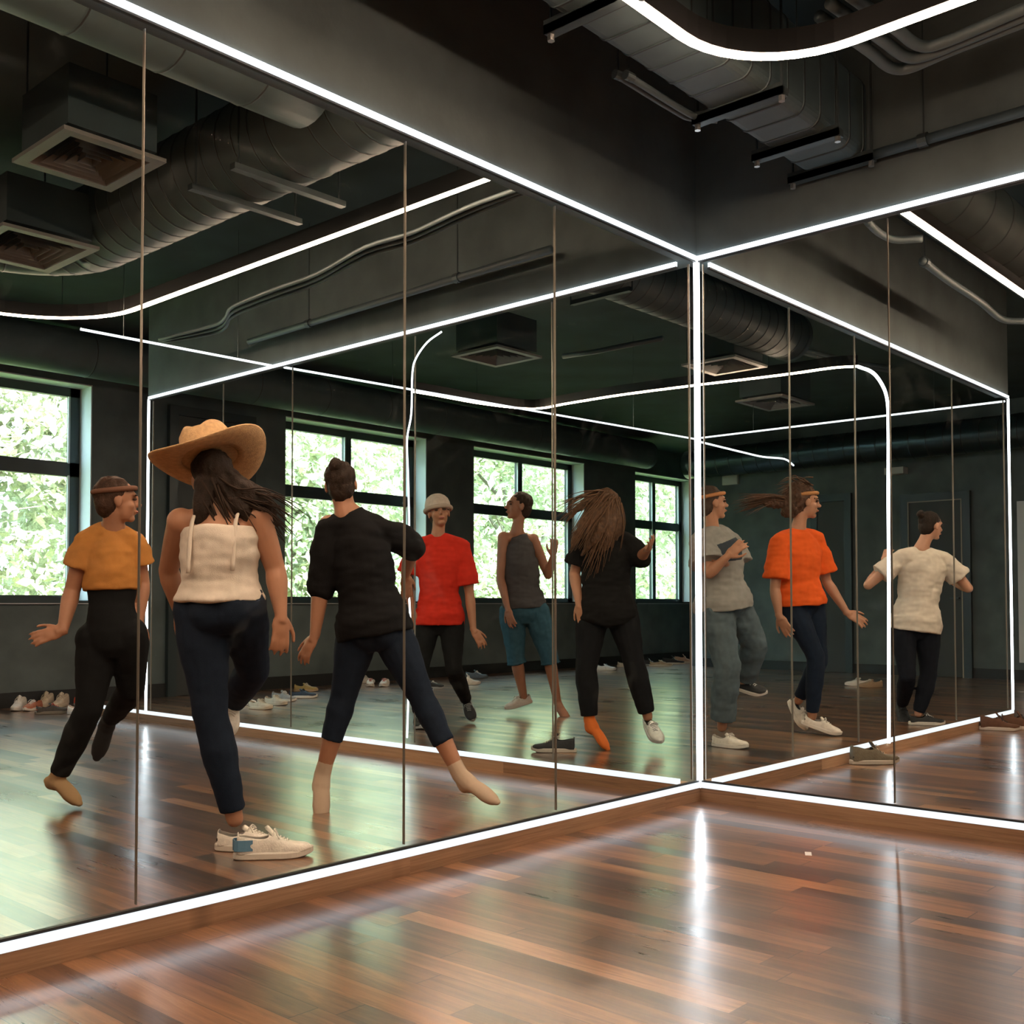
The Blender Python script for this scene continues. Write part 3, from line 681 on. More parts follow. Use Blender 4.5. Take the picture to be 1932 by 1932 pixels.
shoe('slate blue shoe at the wall right of the red t-shirt dancer', 899, 1280, RT-10, (.10, .13, .16), (.07, .09, .11), CR, high=.02, L=.30)
shoe('pale high-top sneaker in front of the slate blue shoe', 884, 1292, RT+6, (.62, .58, .52), (.6, .55, .48), WH, high=.05, L=.28)
shoe('white sneaker behind the long haired dancer, left one of two', 1124, 1264, RT-10, WH, WH, GY, L=.30)
shoe('white sneaker behind the long haired dancer, right one of two', 1143, 1265, RT+4, WH, WH, GY, L=.30)
shoe('cream shoe with pointed toe left of the black shoe at the far wall', 1186, 1258, RT+10, CR, CR, CR, L=.36)
shoe('black shoe right of the pointed cream shoe at the far wall', 1224, 1256, RT+2, BK, GY, WH, L=.34, high=.05)
shoe('tan flat shoe right of the black shoe at the far wall', 1247, 1257, RT+2, TN, CR, CR, L=.36)
shoe('black laced shoe left of the last tan one at the far wall', 1271, 1253, RT-6, BK, CR, CR, high=.05, L=.36)
shoe('tan ankle shoe last in the far row beside the corner light', 1292, 1251, RT-6, (.44, .27, .18), CR, CR, high=.06, L=.34)
shoe('white sneaker on the floor behind the orange shirt dancer\'s hand', 1619, 1294, LF-2, WH, WH, WH, L=.30)
shoe('tan sneaker right behind the white one near the white t-shirt dancer', 1643, 1297, LF+14, TN, TN, CR, L=.30)

# ------------------------------------------------------------------ people
def remesh(mb, vox, smooth=3):
    me = bpy.data.meshes.new('tmp'); me.from_pydata(mb.v, [], mb.f); me.validate()
    o = bpy.data.objects.new('tmp', me); COL.objects.link(o)
    md = o.modifiers.new('r', 'REMESH'); md.mode = 'VOXEL'; md.voxel_size = vox; md.adaptivity = 0
    if smooth: sm = o.modifiers.new('s', 'SMOOTH'); sm.factor = .5; sm.iterations = smooth
    dg = bpy.context.evaluated_depsgraph_get(); ev = o.evaluated_get(dg)
    out = bpy.data.meshes.new_from_object(ev); bpy.data.objects.remove(o); bpy.data.meshes.remove(me)
    out.polygons.foreach_set('use_smooth', [True]*len(out.polygons)); return out
def displace(me, amp, scale, seed=0., fold=(1, 1, 1)):
    n = len(me.vertices); co = np.empty(n*3); me.vertices.foreach_get('co', co); no = np.empty(n*3); me.vertices.foreach_get('normal', no)
    co = co.reshape(-1, 3); no = no.reshape(-1, 3); d = np.empty(n)
    for i in range(n):
        p = co[i]; d[i] = noise.noise(Vector((p[0]*scale*fold[0]+seed, p[1]*scale*fold[1]+seed, p[2]*scale*fold[2])))+.5*noise.noise(Vector((p[0]*scale*2.3*fold[0]+seed, p[1]*scale*2.3*fold[1], p[2]*scale*2.1*fold[2]+seed)))
    co += no*(d*amp)[:, None]; me.vertices.foreach_set('co', co.ravel()); me.update()
def add_mesh(name, me, m, parent):
    me.name = name; me.materials.clear(); me.materials.append(m); o = bpy.data.objects.new(name, me); COL.objects.link(o); o.parent = parent; return o
def limb(mb, pts, rad, k=14): mb.tube(crom(pts, 5), list(np.interp(np.linspace(0, len(pts)-1, (len(pts)-1)*5+1), range(len(rad)), rad)) if len(rad) == len(pts) else rad, k, round_ends=True)
def seg(mb, a, b, prof, k=14):
    """tapered straight limb from a to b, prof = [(t, radius)...]"""
    a, b = Vector(a), Vector(b); ts = np.linspace(0, 1, 9); rr_ = np.interp(ts, [p[0] for p in prof], [p[1] for p in prof])
    mb.tube([a.lerp(b, t) for t in ts], list(rr_), k, round_ends=True)
def torso(mb, P, rows, pad=0, lo=0., hi=1.):
    """elliptical sections from the crotch to the neck base; rows = (t, half width, half depth)"""
    hipc, shc, hv, sv, neck, up0 = P
    rs = []; k = 24
    path = crom([hipc-up0*.10, hipc, hipc.lerp(shc, .5), shc, neck], 8)
    cum = [0]
    for a, b in zip(path, path[1:]): cum.append(cum[-1]+(b-a).length)
    tot = cum[-1]
    ts = np.linspace(lo, hi, 26)
    for t in ts:
        s_ = t*tot; i = max(0, min(len(path)-2, int(np.searchsorted(cum, s_)-1))); q = (s_-cum[i])/max(1e-6, cum[i+1]-cum[i]); c = path[i].lerp(path[i+1], q)
        tn = (path[min(i+2, len(path)-1)]-path[max(i-1, 0)]).normalized()
        w = hv.lerp(sv, min(1, max(0, (t-.15)/.65))); w = (w-tn*w.dot(tn)).normalized(); d = w.cross(tn)
        a = np.interp(t, [r[0] for r in rows], [r[1] for r in rows])+pad; b = np.interp(t, [r[0] for r in rows], [r[2] for r in rows])+pad
        rs.append([c+w*a*math.cos(2*PI*j/k)+d*b*math.sin(2*PI*j/k) for j in range(k)])
    mb.rings(rs)
def hand(mb, wrist, tip, palm_n, thumb_side, s=1.0, curl=.25):
    w, t = Vector(wrist), Vector(tip); d = (t-w); L = .175*s; d.normalize(); n = Vector(palm_n); n = (n-d*n.dot(d)).normalized(); sd_ = d.cross(n)*thumb_side
    R = Matrix((sd_, d, n)).transposed()
    mb.ell(w+d*L*.24, (.037*s, .052*s, .016*s), R, 12, 8); mb.tube([w-d*.02, w+d*.03], [.023*s, .026*s], 10)
    for i, (o, ln) in enumerate(((.028, .072), (.010, .082), (-.009, .077), (-.026, .060))):
        b = w+d*L*.46+sd_*o*s; dd = (d+sd_*o*5).normalized(); p = [b-d*.015]
        ang = 0; q = b
        for j in range(3):
            ang += curl*(.5+.5*j); dr = (dd*math.cos(ang)+n*math.sin(ang)); q = q+dr*ln*s*(.42, .33, .25)[j]; p.append(q)
        mb.tube(p, [.0090*s, .0085*s, .0078*s, .0065*s], 8, round_ends=True)
    b = w+d*L*.12+sd_*.024*s; dr = (d*.72+sd_*.62+n*.25).normalized()
    mb.tube([b, b+dr*.035*s, b+dr*.058*s+d*.012, b+dr*.062*s+d*.034], [.0125*s, .0105*s, .009*s, .0075*s], 8, round_ends=True)
SK = {'fair': (.50, .27, .18), 'tan': (.40, .19, .11), 'brown': (.30, .14, .085)}
def person(label, base, J, face=222, tilt=(0, 0), lean=None, skin='tan', hair=None, shirt=None, pants=None, feet=None, extras=None, hs=1.0, girth=1.0, cap=None, show_face=True, hand_n=None):
    D = depth(G(*base)); P = {k: DP(v[0], v[1], D+(v[2] if len(v) > 2 else 0)) for k, v in J.items()}
    rx = _r.copy(); org = G(*base)
    t = empty('person', label, 'person', org)
    for k in P: P[k] = P[k]-org
    sk = mat('skin', SK[skin], .5, spec=.4, nscale=14, namt=.06)
    fdir = Vector((math.cos(math.radians(face)), math.sin(math.radians(face)), 0))
    # head frame
    H = P['H']; Rz = Matrix((fdir.cross(Vector((0,0,1))), fdir, Vector((0,0,1)))).transposed()
    R = Matrix.Rotation(math.radians(tilt[0]), 3, _f) @ Rz @ Matrix.Rotation(math.radians(tilt[1]), 3, 'X')
    def hp(x, y, z): return H + R @ (Vector((x, y, z))*hs)
    B = MB()
    def he(mb, c, r, k=14): mb.ell(hp(*c), [q*hs for q in r], R, k, 10)
    for c, r in (((0, -.012, .030), (.073, .092, .082)), ((0, .022, -.028), (.058, .060, .078)), ((0, .058, -.088), (.025, .022, .019)), ((0, .098, -.022), (.012, .019, .013)), ((0, .088, .004), (.009, .014, .028)),
                 ((0, .068, .030), (.050, .020, .014)), ((.034, .056, -.026), (.022, .020, .022)), ((-.034, .056, -.026), (.022, .020, .022)), ((0, .080, -.055), (.022, .013, .012)), ((.074, -.006, -.006), (.009, .019, .030)), ((-.074, -.006, -.006), (.009, .019, .030))): he(B, c, r)
    hv = (P['hr']-P['hl']).normalized(); sv = (P['sr']-P['sl']).normalized()
    hipc = (P['hl']+P['hr'])/2; shc = (P['sl']+P['sr'])/2
    up0 = (shc-hipc).normalized(); nb = P.get('N', shc+(H-shc)*.35)
    TP = (hipc, shc-up0*.05, hv, sv, nb+up0*.01, up0)
    g = girth; sw = min(.19, max(.10, (P['sr']-P['sl']).length/2)); hw_ = min(.155, max(.10, (P['hr']-P['hl']).length/2+.055))
    rows = [(0, .07*g, .07*g), (.08, hw_*.95*g, .105*g), (.2, hw_*g, .112*g), (.40, hw_*.78*g, .085*g), (.58, hw_*.84*g+.01, .098*g), (.71, sw*.88, .098*g), (.79, sw*.84, .088), (.85, sw*.64, .074), (.91, sw*.42, .062), (.96, .066, .054), (1, .052, .05)]
    torso(B, TP, rows)
    seg(B, nb-up0*.03, hp(0, -.02, -.045), [(0, .058), (.5, .049), (1, .050)])
    hands = []
    arms = {}
    for s_, sg in (('l', -1), ('r', 1)):
        if 'e'+s_ not in P: continue
        a, e, w = P['s'+s_], P['e'+s_], P['w'+s_]
        seg(B, (shc+up0*.022).lerp(a, .2), a-up0*.008, [(0, .046), (1, .046*g)])
        B.ell(a, (.052*g,)*3); seg(B, a, e, [(0, .050*g), (.4, .046*g), (1, .036*g)]); seg(B, e, w, [(0, .037*g), (.25, .040*g), (1, .024)])
        arms[s_] = (a, e, w)
        if 't'+s_ in P:
            n_ = Vector(hand_n[s_]) if hand_n and s_ in hand_n else (rx*-sg*.55+_f*.8)
            hand(B, w, P['t'+s_], n_, sg, hs)
    legs = {}; buttd = -fdir
    for s_ in 'lr':
        a, k_, an = P['h'+s_], P['k'+s_], P['a'+s_]
        seg(B, a, k_, [(0, .088*g), (.3, .084*g), (.75, .060*g), (1, .052*g)])
        back = ((k_-a).normalized()-(an-k_).normalized())
        m_ = k_.lerp(an, .3)
        seg(B, k_, an, [(0, .051*g), (.28, .055*g), (.6, .043*g), (1, .033)]); legs[s_] = (a, k_, an)
    foot_fr = {}
    for s_ in 'lr':
        a, k_, an = legs[s_]; toe = P['f'+s_]; sh = (k_-an).normalized(); d = toe-an; f_ = (feet or {}).get(s_, {})
        if f_.get('flat'):
            dh = Vector((d.x, d.y, 0)).normalized(); heel = Vector((an.x, an.y, 0))-dh*.05; heel.z = 0; xz = dh; zz = Vector((0,0,1)); L = max(.235, min(.27, (Vector((toe.x, toe.y, 0))-heel).length))
        else:
            dp = (d-sh*d.dot(sh)).normalized(); heel = an-sh*.055-dp*.045; xz = (toe-heel).normalized(); zz = (sh-xz*sh.dot(xz)).normalized(); L = max(.22, min(.27, (toe-heel).length))
        foot_fr[s_] = (heel, xz, zz, L)
        if f_.get('shoe') is None:
            FM = B if f_.get('sock') is None else MB()
            yy = zz.cross(xz); pad = 0 if f_.get('sock') is None else .004
            pts = [heel+xz*L*q+zz*z_ for q, z_ in ((.10, .034), (.25, .045), (.5, .040), (.72, .026), (.90, .017), (.97, .015))]
            FM.tube(crom(pts, 4), list(np.interp(np.linspace(0, 5, 21), range(6), [.033, .040, .042, .043, .034, .022])), 14, round_ends=True, up=zz, flat=.72)
            FM.ell(heel+xz*.035+zz*.032, (.033+pad,)*3)
            FM.tube([an+sh*.06, an, heel+xz*L*.25+zz*.045], [.034+pad, .036+pad, .040+pad], 12, round_ends=True)
            if f_.get('sock'):
                me = remesh(FM, .006, 3); add_mesh('sock', me, cmat('sock', f_['sock'], .9), t)
            else:
                for i, (o, ln) in enumerate(((.022, .02), (.008, .018), (-.004, .015), (-.016, .012), (-.026, .009))):
                    B.ell(heel+xz*(L*.95+ln*.5)+yy*o+zz*.012, (.011, .011, .010))
    me = remesh(B, .0062, 3); add_mesh('body', me, sk, t)
    # shoes worn
    for s_ in 'lr':
        f_ = (feet or {}).get(s_, {}); sc = f_.get('shoe')
        if sc:
            heel, xz, zz, L = foot_fr[s_]; e = bpy.data.objects.new('sneaker', None); COL.objects.link(e); e.parent = t; e.empty_display_size = .05
            shoe_parts(e, *sc, L=L+.03)
            yy = zz.cross(xz); e.matrix_local = Matrix.Translation(heel-xz*.022-zz*(.0 if f_.get('flat') else .01)) @ Matrix((xz, yy, zz)).transposed().to_4x4()
    # trousers
    if pants:
        pd = pants.get('pad', .008); Q = MB(); en = pants.get('len', .95)
        rw = [(t_, a_+pd*.6, b_+pd) for t_, a_, b_ in rows]
        torso(Q, TP, rw, 0, 0.0, pants.get('rise', .34))
        for s_ in 'lr':
            a, k_, an = legs[s_]
            seg(Q, a, k_, [(0, .088*g+pd), (.3, .085*g+pd), (.75, .061*g+pd), (1, .053*g+pd)])
            e2 = k_.lerp(an, en); fl = pants.get('flare', 0)
            mid = np.interp(en, [0, .28, .6, 1], [.051, .055, .043, .034])
            Q.tube([k_, k_.lerp(an, en*.33), k_.lerp(an, en*.66), e2], [.053*g+pd, .056*g+pd, .047*g+pd+fl*.5, mid*g+pd+fl], 14)
            bt = a.lerp(hipc, .45)+buttd*.055*g-up0*.01
            if pants.get('butt', True): Q.ell(bt, (.078*g, .078*g, .085*g))
        me = remesh(Q, .008, 4); displace(me, pants.get('fold', .004), 9, 3.1, (1, 1, 1.6)); add_mesh('trousers', me, mat('trousers_fabric', pants['col'], .85, nscale=30, namt=.12, bump=.15, bscale=300, spec=.12), t)
    if shirt:
        pd = shirt.get('pad', .016); Q = MB(); fl = shirt.get('flare', .01)
        rw = [(t_, a_+pd+fl*max(0, .5-t_)*2, b_+pd+fl*max(0, .5-t_)*2) for t_, a_, b_ in rows if t_ < .95]+[(.955, .080, .060), (1, .068, .055)]
        lo = shirt.get('hem', .16)
        torso(Q, TP, rw, 0, lo, shirt.get('top', .965))
        sl = shirt.get('sleeve', 0)
        for s_, (a, e, w) in arms.items():
            if isinstance(sl, dict): sv_ = sl.get(s_, 0)
            else: sv_ = sl
            if sv_ <= 0: 
                continue
            Q.ell(a-up0*.008, (.048*g+pd*.45,)*3); seg(Q, (shc+up0*.028).lerp(a, .22), a-up0*.008, [(0, .052+pd*.75), (1, .049*g+pd*.6)])
            if sv_ <= 1: seg2 = a.lerp(e, sv_); Q.tube([a.lerp(shc, .4)-up0*.025, a-up0*.008, a.lerp(seg2, .5), seg2], [.042*g+pd*.6, .048*g+pd*.6, .050*g+pd*.95, .050*g+pd*1.35], 16)
            else:
                Q.tube([a.lerp(shc, .4)-up0*.025, a-up0*.008, a.lerp(e, .5), e], [.042*g+pd*.6, .048*g+pd*.6, .048*g+pd, .042*g+pd], 16); Q.ell(e, (.041*g+pd,)*3); e3 = e.lerp(w, sv_-1); seg(Q, e, e3, [(0, .041*g+pd), (1, .040*g+pd)])
        me = remesh(Q, .008, 4); displace(me, shirt.get('fold', .007), 8, 1.7, (.8, .8, 2.2)); add_mesh('shirt', me, mat('shirt_fabric', shirt['col'], .9, nscale=26, namt=.08, bump=.2, bscale=350, spec=.12), t)
        if shirt.get('yoke'):
            Q = MB(); torso(Q, TP, rw, .004, shirt['yoke'][0], shirt['yoke'][1]); me = remesh(Q, .008, 3); add_mesh('shirt_yoke', me, mat('shirt_fabric', shirt['yoke'][2], .9), t)
    if hair:
        hc = mat('hair', hair['col'], .6, spec=.2, nscale=40, namt=.35, bump=.4, bscale=160)
        Q = MB(); 
        for c, r in (((0, -.024, .044), (.080, .092, .080)), ((0, -.050, -.004), (.070, .060, .085))): he(Q, c, r, 18)
        for c, r in hair.get('lumps', ()): he(Q, c, r)
        for st in hair.get('strands', ()):
            pts = [hp(*q) for q in st[0]]; Q.tube(crom(pts, 5), list(np.interp(np.linspace(0, 1, (len(pts)-1)*5+1), np.linspace(0, 1, len(st[1])), st[1])), 8, round_ends=True)
        me = remesh(Q, .006, 2); displace(me, hair.get('rough', .006), 40, .5, (1, 1, .5)); add_mesh('hair', me, hc, t)
        if hair.get('wisps'):
            rg = random.Random(3); Q = MB()
            for base_, r0, sp, n_w in hair['wisps']:
                for _ in range(n_w):
                    j0 = Vector((rg.uniform(-1,1), rg.uniform(-1,1), rg.uniform(-1,1)))*r0; j1 = Vector((rg.gauss(0,1), rg.gauss(0,1), rg.gauss(0,1)))*sp
                    m_ = len(base_)-1; pts = [hp(*(Vector(b)+j0*(1-.4*i/m_)+j1*(i/m_)**1.5)) for i, b in enumerate(base_)]
                    Q.tube(crom(pts, 3), list(np.linspace(.0055, .0012, m_*3+1)), 5)
            o_ = Q.build('hair_strands', mat('hair_strand', tuple(min(1, c*1.35) for c in hair['col']), .6, spec=.15), t, smooth=True); o_['kind'] = 'stuff'
        if hair.get('band'):
            Q = MB(); rs = []
            Q.tube([hp(.079*math.cos(a), -.014+.099*math.sin(a), .052+.010*math.sin(a)) for a in np.linspace(0, 2*PI, 33)[:-1]], .013*hs, 8, closed=True, up=R @ Vector((0,0,1)))
            Q.build('headband', cmat('headband', hair['band'], .8), t, smooth=True)
    if show_face:
        for sx in (-1, 1):
            q = MB(); he(q, (sx*.030, .076, .006), (.013, .010, .007)); q.build('eye', cmat('eye', (.05, .03, .02), .2), t, smooth=True)
            q = MB(); he(q, (sx*.031, .083, .026), (.019, .007, .0045)); q.build('eyebrow', cmat('eyebrow', (.05, .03, .02), .8), t, smooth=True)
        q = MB(); he(q, (0, .088, -.056), (.021, .008, .0075)); q.build('lips', cmat('lips', (.36, .12, .10), .5), t, smooth=True)
    return t, P, R, hp, D, org

# dancer with the straw hat, seen from behind
t, P, R, hp, D, org = person('dancer seen from behind in wide straw hat, white strappy top and navy leggings', (440, 1603),
    dict(H=(402, 905, .05), N=(412, 948), sl=(342, 985, -.02), sr=(487, 978, .02), el=(318, 1075, .15), wl=(338, 1155, .24), tl=(352, 1228, .26), er=(520, 1075, .05), wr=(530, 1160, .0), tr=(528, 1232, -.02),
         hl=(378, 1150), hr=(452, 1142), kl=(398, 1350, -.02), al=(443, 1545), fl=(520, 1602, .0), kr=(478, 1262, .22), ar=(438, 1330, .48), fr=(432, 1360, .44)),
    face=60, tilt=(-8, 8), skin='tan', girth=1.08,
    hair=dict(col=(.028, .017, .012), wisps=[([(.04, -.06, -.02), (.10, -.11, -.09), (.18, -.11, -.12), (.26, -.06, -.2)], .045, .035, 50), ([(.0, -.08, -.04), (.02, -.11, -.13), (.05, -.1, -.26)], .06, .03, 50)], lumps=[((0, -.07, -.10), (.07, .04, .09))], strands=[([(.05, -.05, .0), (.10, -.10, -.06), (.17, -.10, -.10), (.22, -.06, -.20)], (.05, .055, .04, .012)), ([(.03, -.07, -.02), (.09, -.11, -.13), (.13, -.08, -.25)], (.05, .045, .012)), ([(-.03, -.07, -.02), (-.06, -.1, -.12), (-.07, -.08, -.22)], (.05, .04, .012))]),
    shirt=dict(col=(.66, .58, .50), hem=.24, top=.80, pad=.024, flare=.035, fold=.009), pants=dict(col=(.012, .019, .034), len=.92, pad=.010, rise=.31),
    feet={'l': dict(shoe=((.74, .69, .62), (.66, .61, .54), (.72, .67, .6)), flat=1), 'r': dict(shoe=(WH, WH, WH))}, show_face=False)
for sg, nm in ((-1, 'l'), (1, 'r')):
    a = P['s'+nm].lerp(P['s'+('r' if nm == 'l' else 'l')], .22)
    q = MB(); n_ = -_f; pts = [a+Vector((0,0,-.20))+n_*.125, a+Vector((0,0,-.08))+n_*.105, a+Vector((0,0,.0))+n_*.075, a+Vector((0,0,.035))+n_*.01, a+Vector((0,0,.01))-n_*.07]
    q.tube(crom(pts, 5), .012, 8, flat=.5).build('shoulder_strap', cmat('strap', (.66, .58, .50), .9), t, smooth=True)
# hat
hatc = P['H']+R @ Vector((0, -.005, .075)); Rh = Matrix.Rotation(math.radians(-17), 3, _f) @ Matrix.Rotation(math.radians(-14), 3, _r)
mb = MB(); rs = []; k = 48
prof = [(.0005, .150), (.045, .152), (.082, .138), (.100, .105), (.106, .05), (.108, .010), (.135, .0), (.185, -.002), (.225, .003), (.226, .009), (.185, .006), (.135, .008), (.112, .014)]
for r, z in prof:
    ring = []
    for j in range(k):
        a = 2*PI*j/k; bend = .055*max(0, (r-.11)/.115)*(math.cos(a)**2)-.03*max(0, (r-.11)/.115)*(math.sin(a)**2)
        dent = -.028*math.exp(-((r*math.cos(a))/.035)**2) if z > .12 else 0
        ring.append(hatc + Rh @ (_r*r*math.cos(a)*1.0 + Vector((_f.x, _f.y, 0)).normalized()*r*1.12*math.sin(a) + Vector((0,0,z+bend+dent))))
    rs.append(ring)
mb.rings(rs, cap=True); ht = mb.build('straw_hat', mat('straw', (.58, .36, .18), .85, nscale=60, namt=.15, bump=.3, bscale=200), t, smooth=True)
mb = MB(); rs = []
for r, z in ((.1075, .012), (.1105, .014), (.1105, .042), (.1070, .044)):
    rs.append([hatc + Rh @ (_r*r*math.cos(2*PI*j/k) + Vector((_f.x, _f.y, 0)).normalized()*r*1.12*math.sin(2*PI*j/k) + Vector((0,0,z))) for j in range(k)])
mb.rings(rs, cap=False).build('hat_band', cmat('hat_band', (.10, .06, .035), .8), ht, smooth=True)

# black t-shirt dancer seen from behind, legs wide
person('dancer from behind in black t-shirt and navy capri leggings striding with legs wide', (605, 1524),
    dict(H=(643, 915, .02), N=(652, 962), sl=(622, 992, 0), sr=(722, 1000, .05), el=(606, 1105, .02), wl=(594, 1200, -.03), tl=(560, 1262, -.05), er=(778, 1030, .22), wr=(765, 1085, .42), tr=(768, 1130, .46),
         hl=(676, 1188), hr=(736, 1188), kl=(648, 1315, .02), al=(608, 1462, .0), fl=(601, 1520, -.06), kr=(800, 1325, .02), ar=(868, 1462, -.04), fr=(912, 1508, -.10)),
    face=50, tilt=(-6, 10), skin='tan', girth=1.02, hs=.93,
    hair=dict(col=(.030, .018, .012), lumps=[((-.01, -.07, .10), (.042, .042, .040))]),
    shirt=dict(col=(.010, .010, .011), hem=.10, pad=.026, flare=.035, sleeve=1.06, fold=.010), pants=dict(col=(.014, .022, .038), len=.56, pad=.008),
    feet={'l': dict(sock=(.50, .38, .28)), 'r': dict(sock=(.50, .38, .28))}, show_face=False)

# orange top dancer on the far left
person('dancer at far left in short orange top over black, one tan sock on tiptoe', (135, 1522),
    dict(H=(222, 945, -.04), N=(214, 990), sl=(165, 1020, -.02), sr=(252, 1022, .05), el=(136, 1115, -.02), wl=(118, 1190, -.12), tl=(72, 1203, -.16), er=(268, 1100, .10), wr=(262, 1170, .05), tr=(255, 1228, .02),
         hl=(186, 1205), hr=(240, 1200), kl=(168, 1338, -.06), al=(106, 1472, .0), fl=(146, 1520, -.05), kr=(248, 1300, .10), ar=(205, 1360, .42), fr=(190, 1400, .45)),
    face=-20, tilt=(4, 6), skin='tan', hs=.95,
    hair=dict(col=(.05, .025, .015), band=(.16, .07, .04)),
    shirt=dict(col=(.48, .21, .055), hem=.50, pad=.022, flare=.03, sleeve=.55, fold=.008, yoke=None), pants=dict(col=(.010, .011, .012), len=.90, pad=.010, rise=.62),
    feet={'l': dict(sock=(.34, .22, .11)), 'r': dict(sock=(.02, .02, .02))})

# red t-shirt and pale cap
t, P, R, hp, D, org = person('dancer in bright red t-shirt and pale beanie, hand hanging open', (790, 1373),
    dict(H=(828, 968, 0), N=(826, 1008), sl=(785, 1030, 0), sr=(872, 1030, 0), el=(766, 1095, .0), wl=(778, 1152, -.06), tl=(789, 1198, -.07), er=(886, 1122, 0), wr=(893, 1188, -.06), tr=(922, 1234, -.08),
         hl=(806, 1175), hr=(852, 1172), kl=(792, 1268, -.10), al=(789, 1348, .06), fl=(795, 1374, -.14), kr=(856, 1262, -.1), ar=(880, 1322, .38), fr=(888, 1345, .36)),
    face=236, tilt=(-6, 8), skin='tan', hs=1.05, girth=1.0,
    shirt=dict(col=(.62, .035, .020), hem=.10, pad=.03, flare=.03, sleeve=.80, fold=.009), pants=dict(col=(.012, .013, .014), len=.95, pad=.012),
    feet={'l': dict(shoe=(BK, GY, GY), flat=1), 'r': dict(shoe=(BK, GY, GY))}, hair=dict(col=(.04, .025, .018)))
q = MB(); rs = []
for z, k_ in ((.022, 1.0), (.045, 1.03), (.075, 1.0), (.105, .90), (.128, .72), (.144, .48), (.152, .22), (.154, .04)):
    rs.append([hp(.093*k_*math.cos(a), -.018-.25*max(0, z-.09)+.112*k_*math.sin(a), z) for a in np.linspace(0, 2*PI, 33)[:-1]])
q.rings(rs).build('beanie', mat('beanie_knit', (.58, .49, .41), .9, nscale=50, namt=.1, bump=.4, bscale=180), t, smooth=True)
q = MB(); q.tube([hp(.096*math.cos(a), -.016+.115*math.sin(a), .030) for a in np.linspace(0, 2*PI, 37)[:-1]], .016, 10, closed=True, up=R @ Vector((0,0,1))).build('beanie_cuff', cmat('beanie_cuff', (.44, .36, .29), .9), t, smooth=True)

# grey top, blue jeans, arms raised
person('dancer in grey sleeveless top and rolled blue jeans against the window, one foot bare', (1000, 1350),
    dict(H=(978, 956, 0), N=(974, 1000), sl=(950, 1014, -.02), sr=(1006, 1018, .06), el=(944, 1092, -.06), wl=(958, 1148, -.14), tl=(968, 1188, -.18), er=(1034, 1085, .04), wr=(1043, 1050, -.05), tr=(1047, 1022, -.08),
         hl=(966, 1155), hr=(1012, 1155), kl=(974, 1242, 0), al=(988, 1315, .02), fl=(955, 1338, -.04), kr=(1036, 1240, -.03), ar=(1052, 1325, 0), fr=(1066, 1358, -.06)),
    face=150, tilt=(3, 5), skin='brown', hs=1.08,
    hair=dict(col=(.035, .02, .014)), shirt=dict(col=(.065, .065, .068), hem=.16, pad=.024, flare=.03, fold=.012, top=.93), pants=dict(col=(.035, .095, .135), len=.14, pad=.026, flare=.012, fold=.007),
    feet={'l': dict(shoe=((.5, .47, .43), (.5, .47, .43), (.5, .47, .43)))}, show_face=True)

# long haired dancer in black
person('long haired dancer in loose black clothes with one orange sock', (1138, 1412),
    dict(H=(1138, 955, .0), N=(1140, 1000), sl=(1102, 1022, 0), sr=(1180, 1020, 0), el=(1084, 1082, .05), wl=(1092, 1138, -.05), tl=(1100, 1180, -.08), er=(1208, 1052, -.02), wr=(1222, 1036, -.22), tr=(1232, 1020, -.34),
         hl=(1118, 1155), hr=(1172, 1152), kl=(1106, 1262, 0), al=(1112, 1358, 0), fl=(1139, 1410, -.06), kr=(1196, 1250, -.02), ar=(1222, 1352, .0), fr=(1242, 1394, -.10)),
    face=70, tilt=(4, 12), skin='tan',
    hair=dict(col=(.11, .058, .032), rough=.010, wisps=[([(-.03, -.06, .06), (-.10, -.11, .0), (-.17, -.13, -.10), (-.23, -.12, -.24)], .05, .035, 50), ([(.0, -.08, .03), (-.03, -.14, -.10), (-.07, -.15, -.22), (-.10, -.14, -.38)], .055, .035, 60), ([(.04, -.07, .04), (.06, -.12, -.08), (.05, -.13, -.28)], .04, .03, 30), ([(-.05, -.03, .08), (-.14, -.06, .06), (-.24, -.06, .0), (-.32, -.03, -.10)], .03, .04, 30)], lumps=[((0, -.08, -.06), (.09, .06, .11))], strands=[([(-.03, -.06, .03), (-.10, -.10, -.02), (-.17, -.12, -.10), (-.21, -.1, -.20), (-.24, -.08, -.30)], (.06, .06, .05, .035, .008)),
        ([(-.01, -.08, .0), (-.07, -.13, -.10), (-.12, -.14, -.20), (-.17, -.12, -.32)], (.06, .06, .045, .008)), ([(.0, -.09, -.02), (-.02, -.14, -.12), (-.03, -.14, -.24), (-.06, -.13, -.36)], (.06, .06, .05, .01)), ([(.03, -.08, .0), (.05, -.12, -.12), (.05, -.13, -.25)], (.05, .05, .01)),
        ([(-.05, -.03, .06), (-.13, -.06, .04), (-.22, -.06, -.03), (-.28, -.04, -.12)], (.03, .03, .02, .005))]),
    shirt=dict(col=(.010, .0095, .0095), hem=.02, pad=.034, flare=.03, sleeve={'l': .7, 'r': 1.05}, fold=.010), pants=dict(col=(.010, .0105, .012), len=.92, pad=.02),
    feet={'l': dict(sock=(.62, .14, .02)), 'r': dict(shoe=((.60, .62, .58), (.6, .62, .6), (.6, .6, .6)))}, show_face=False)

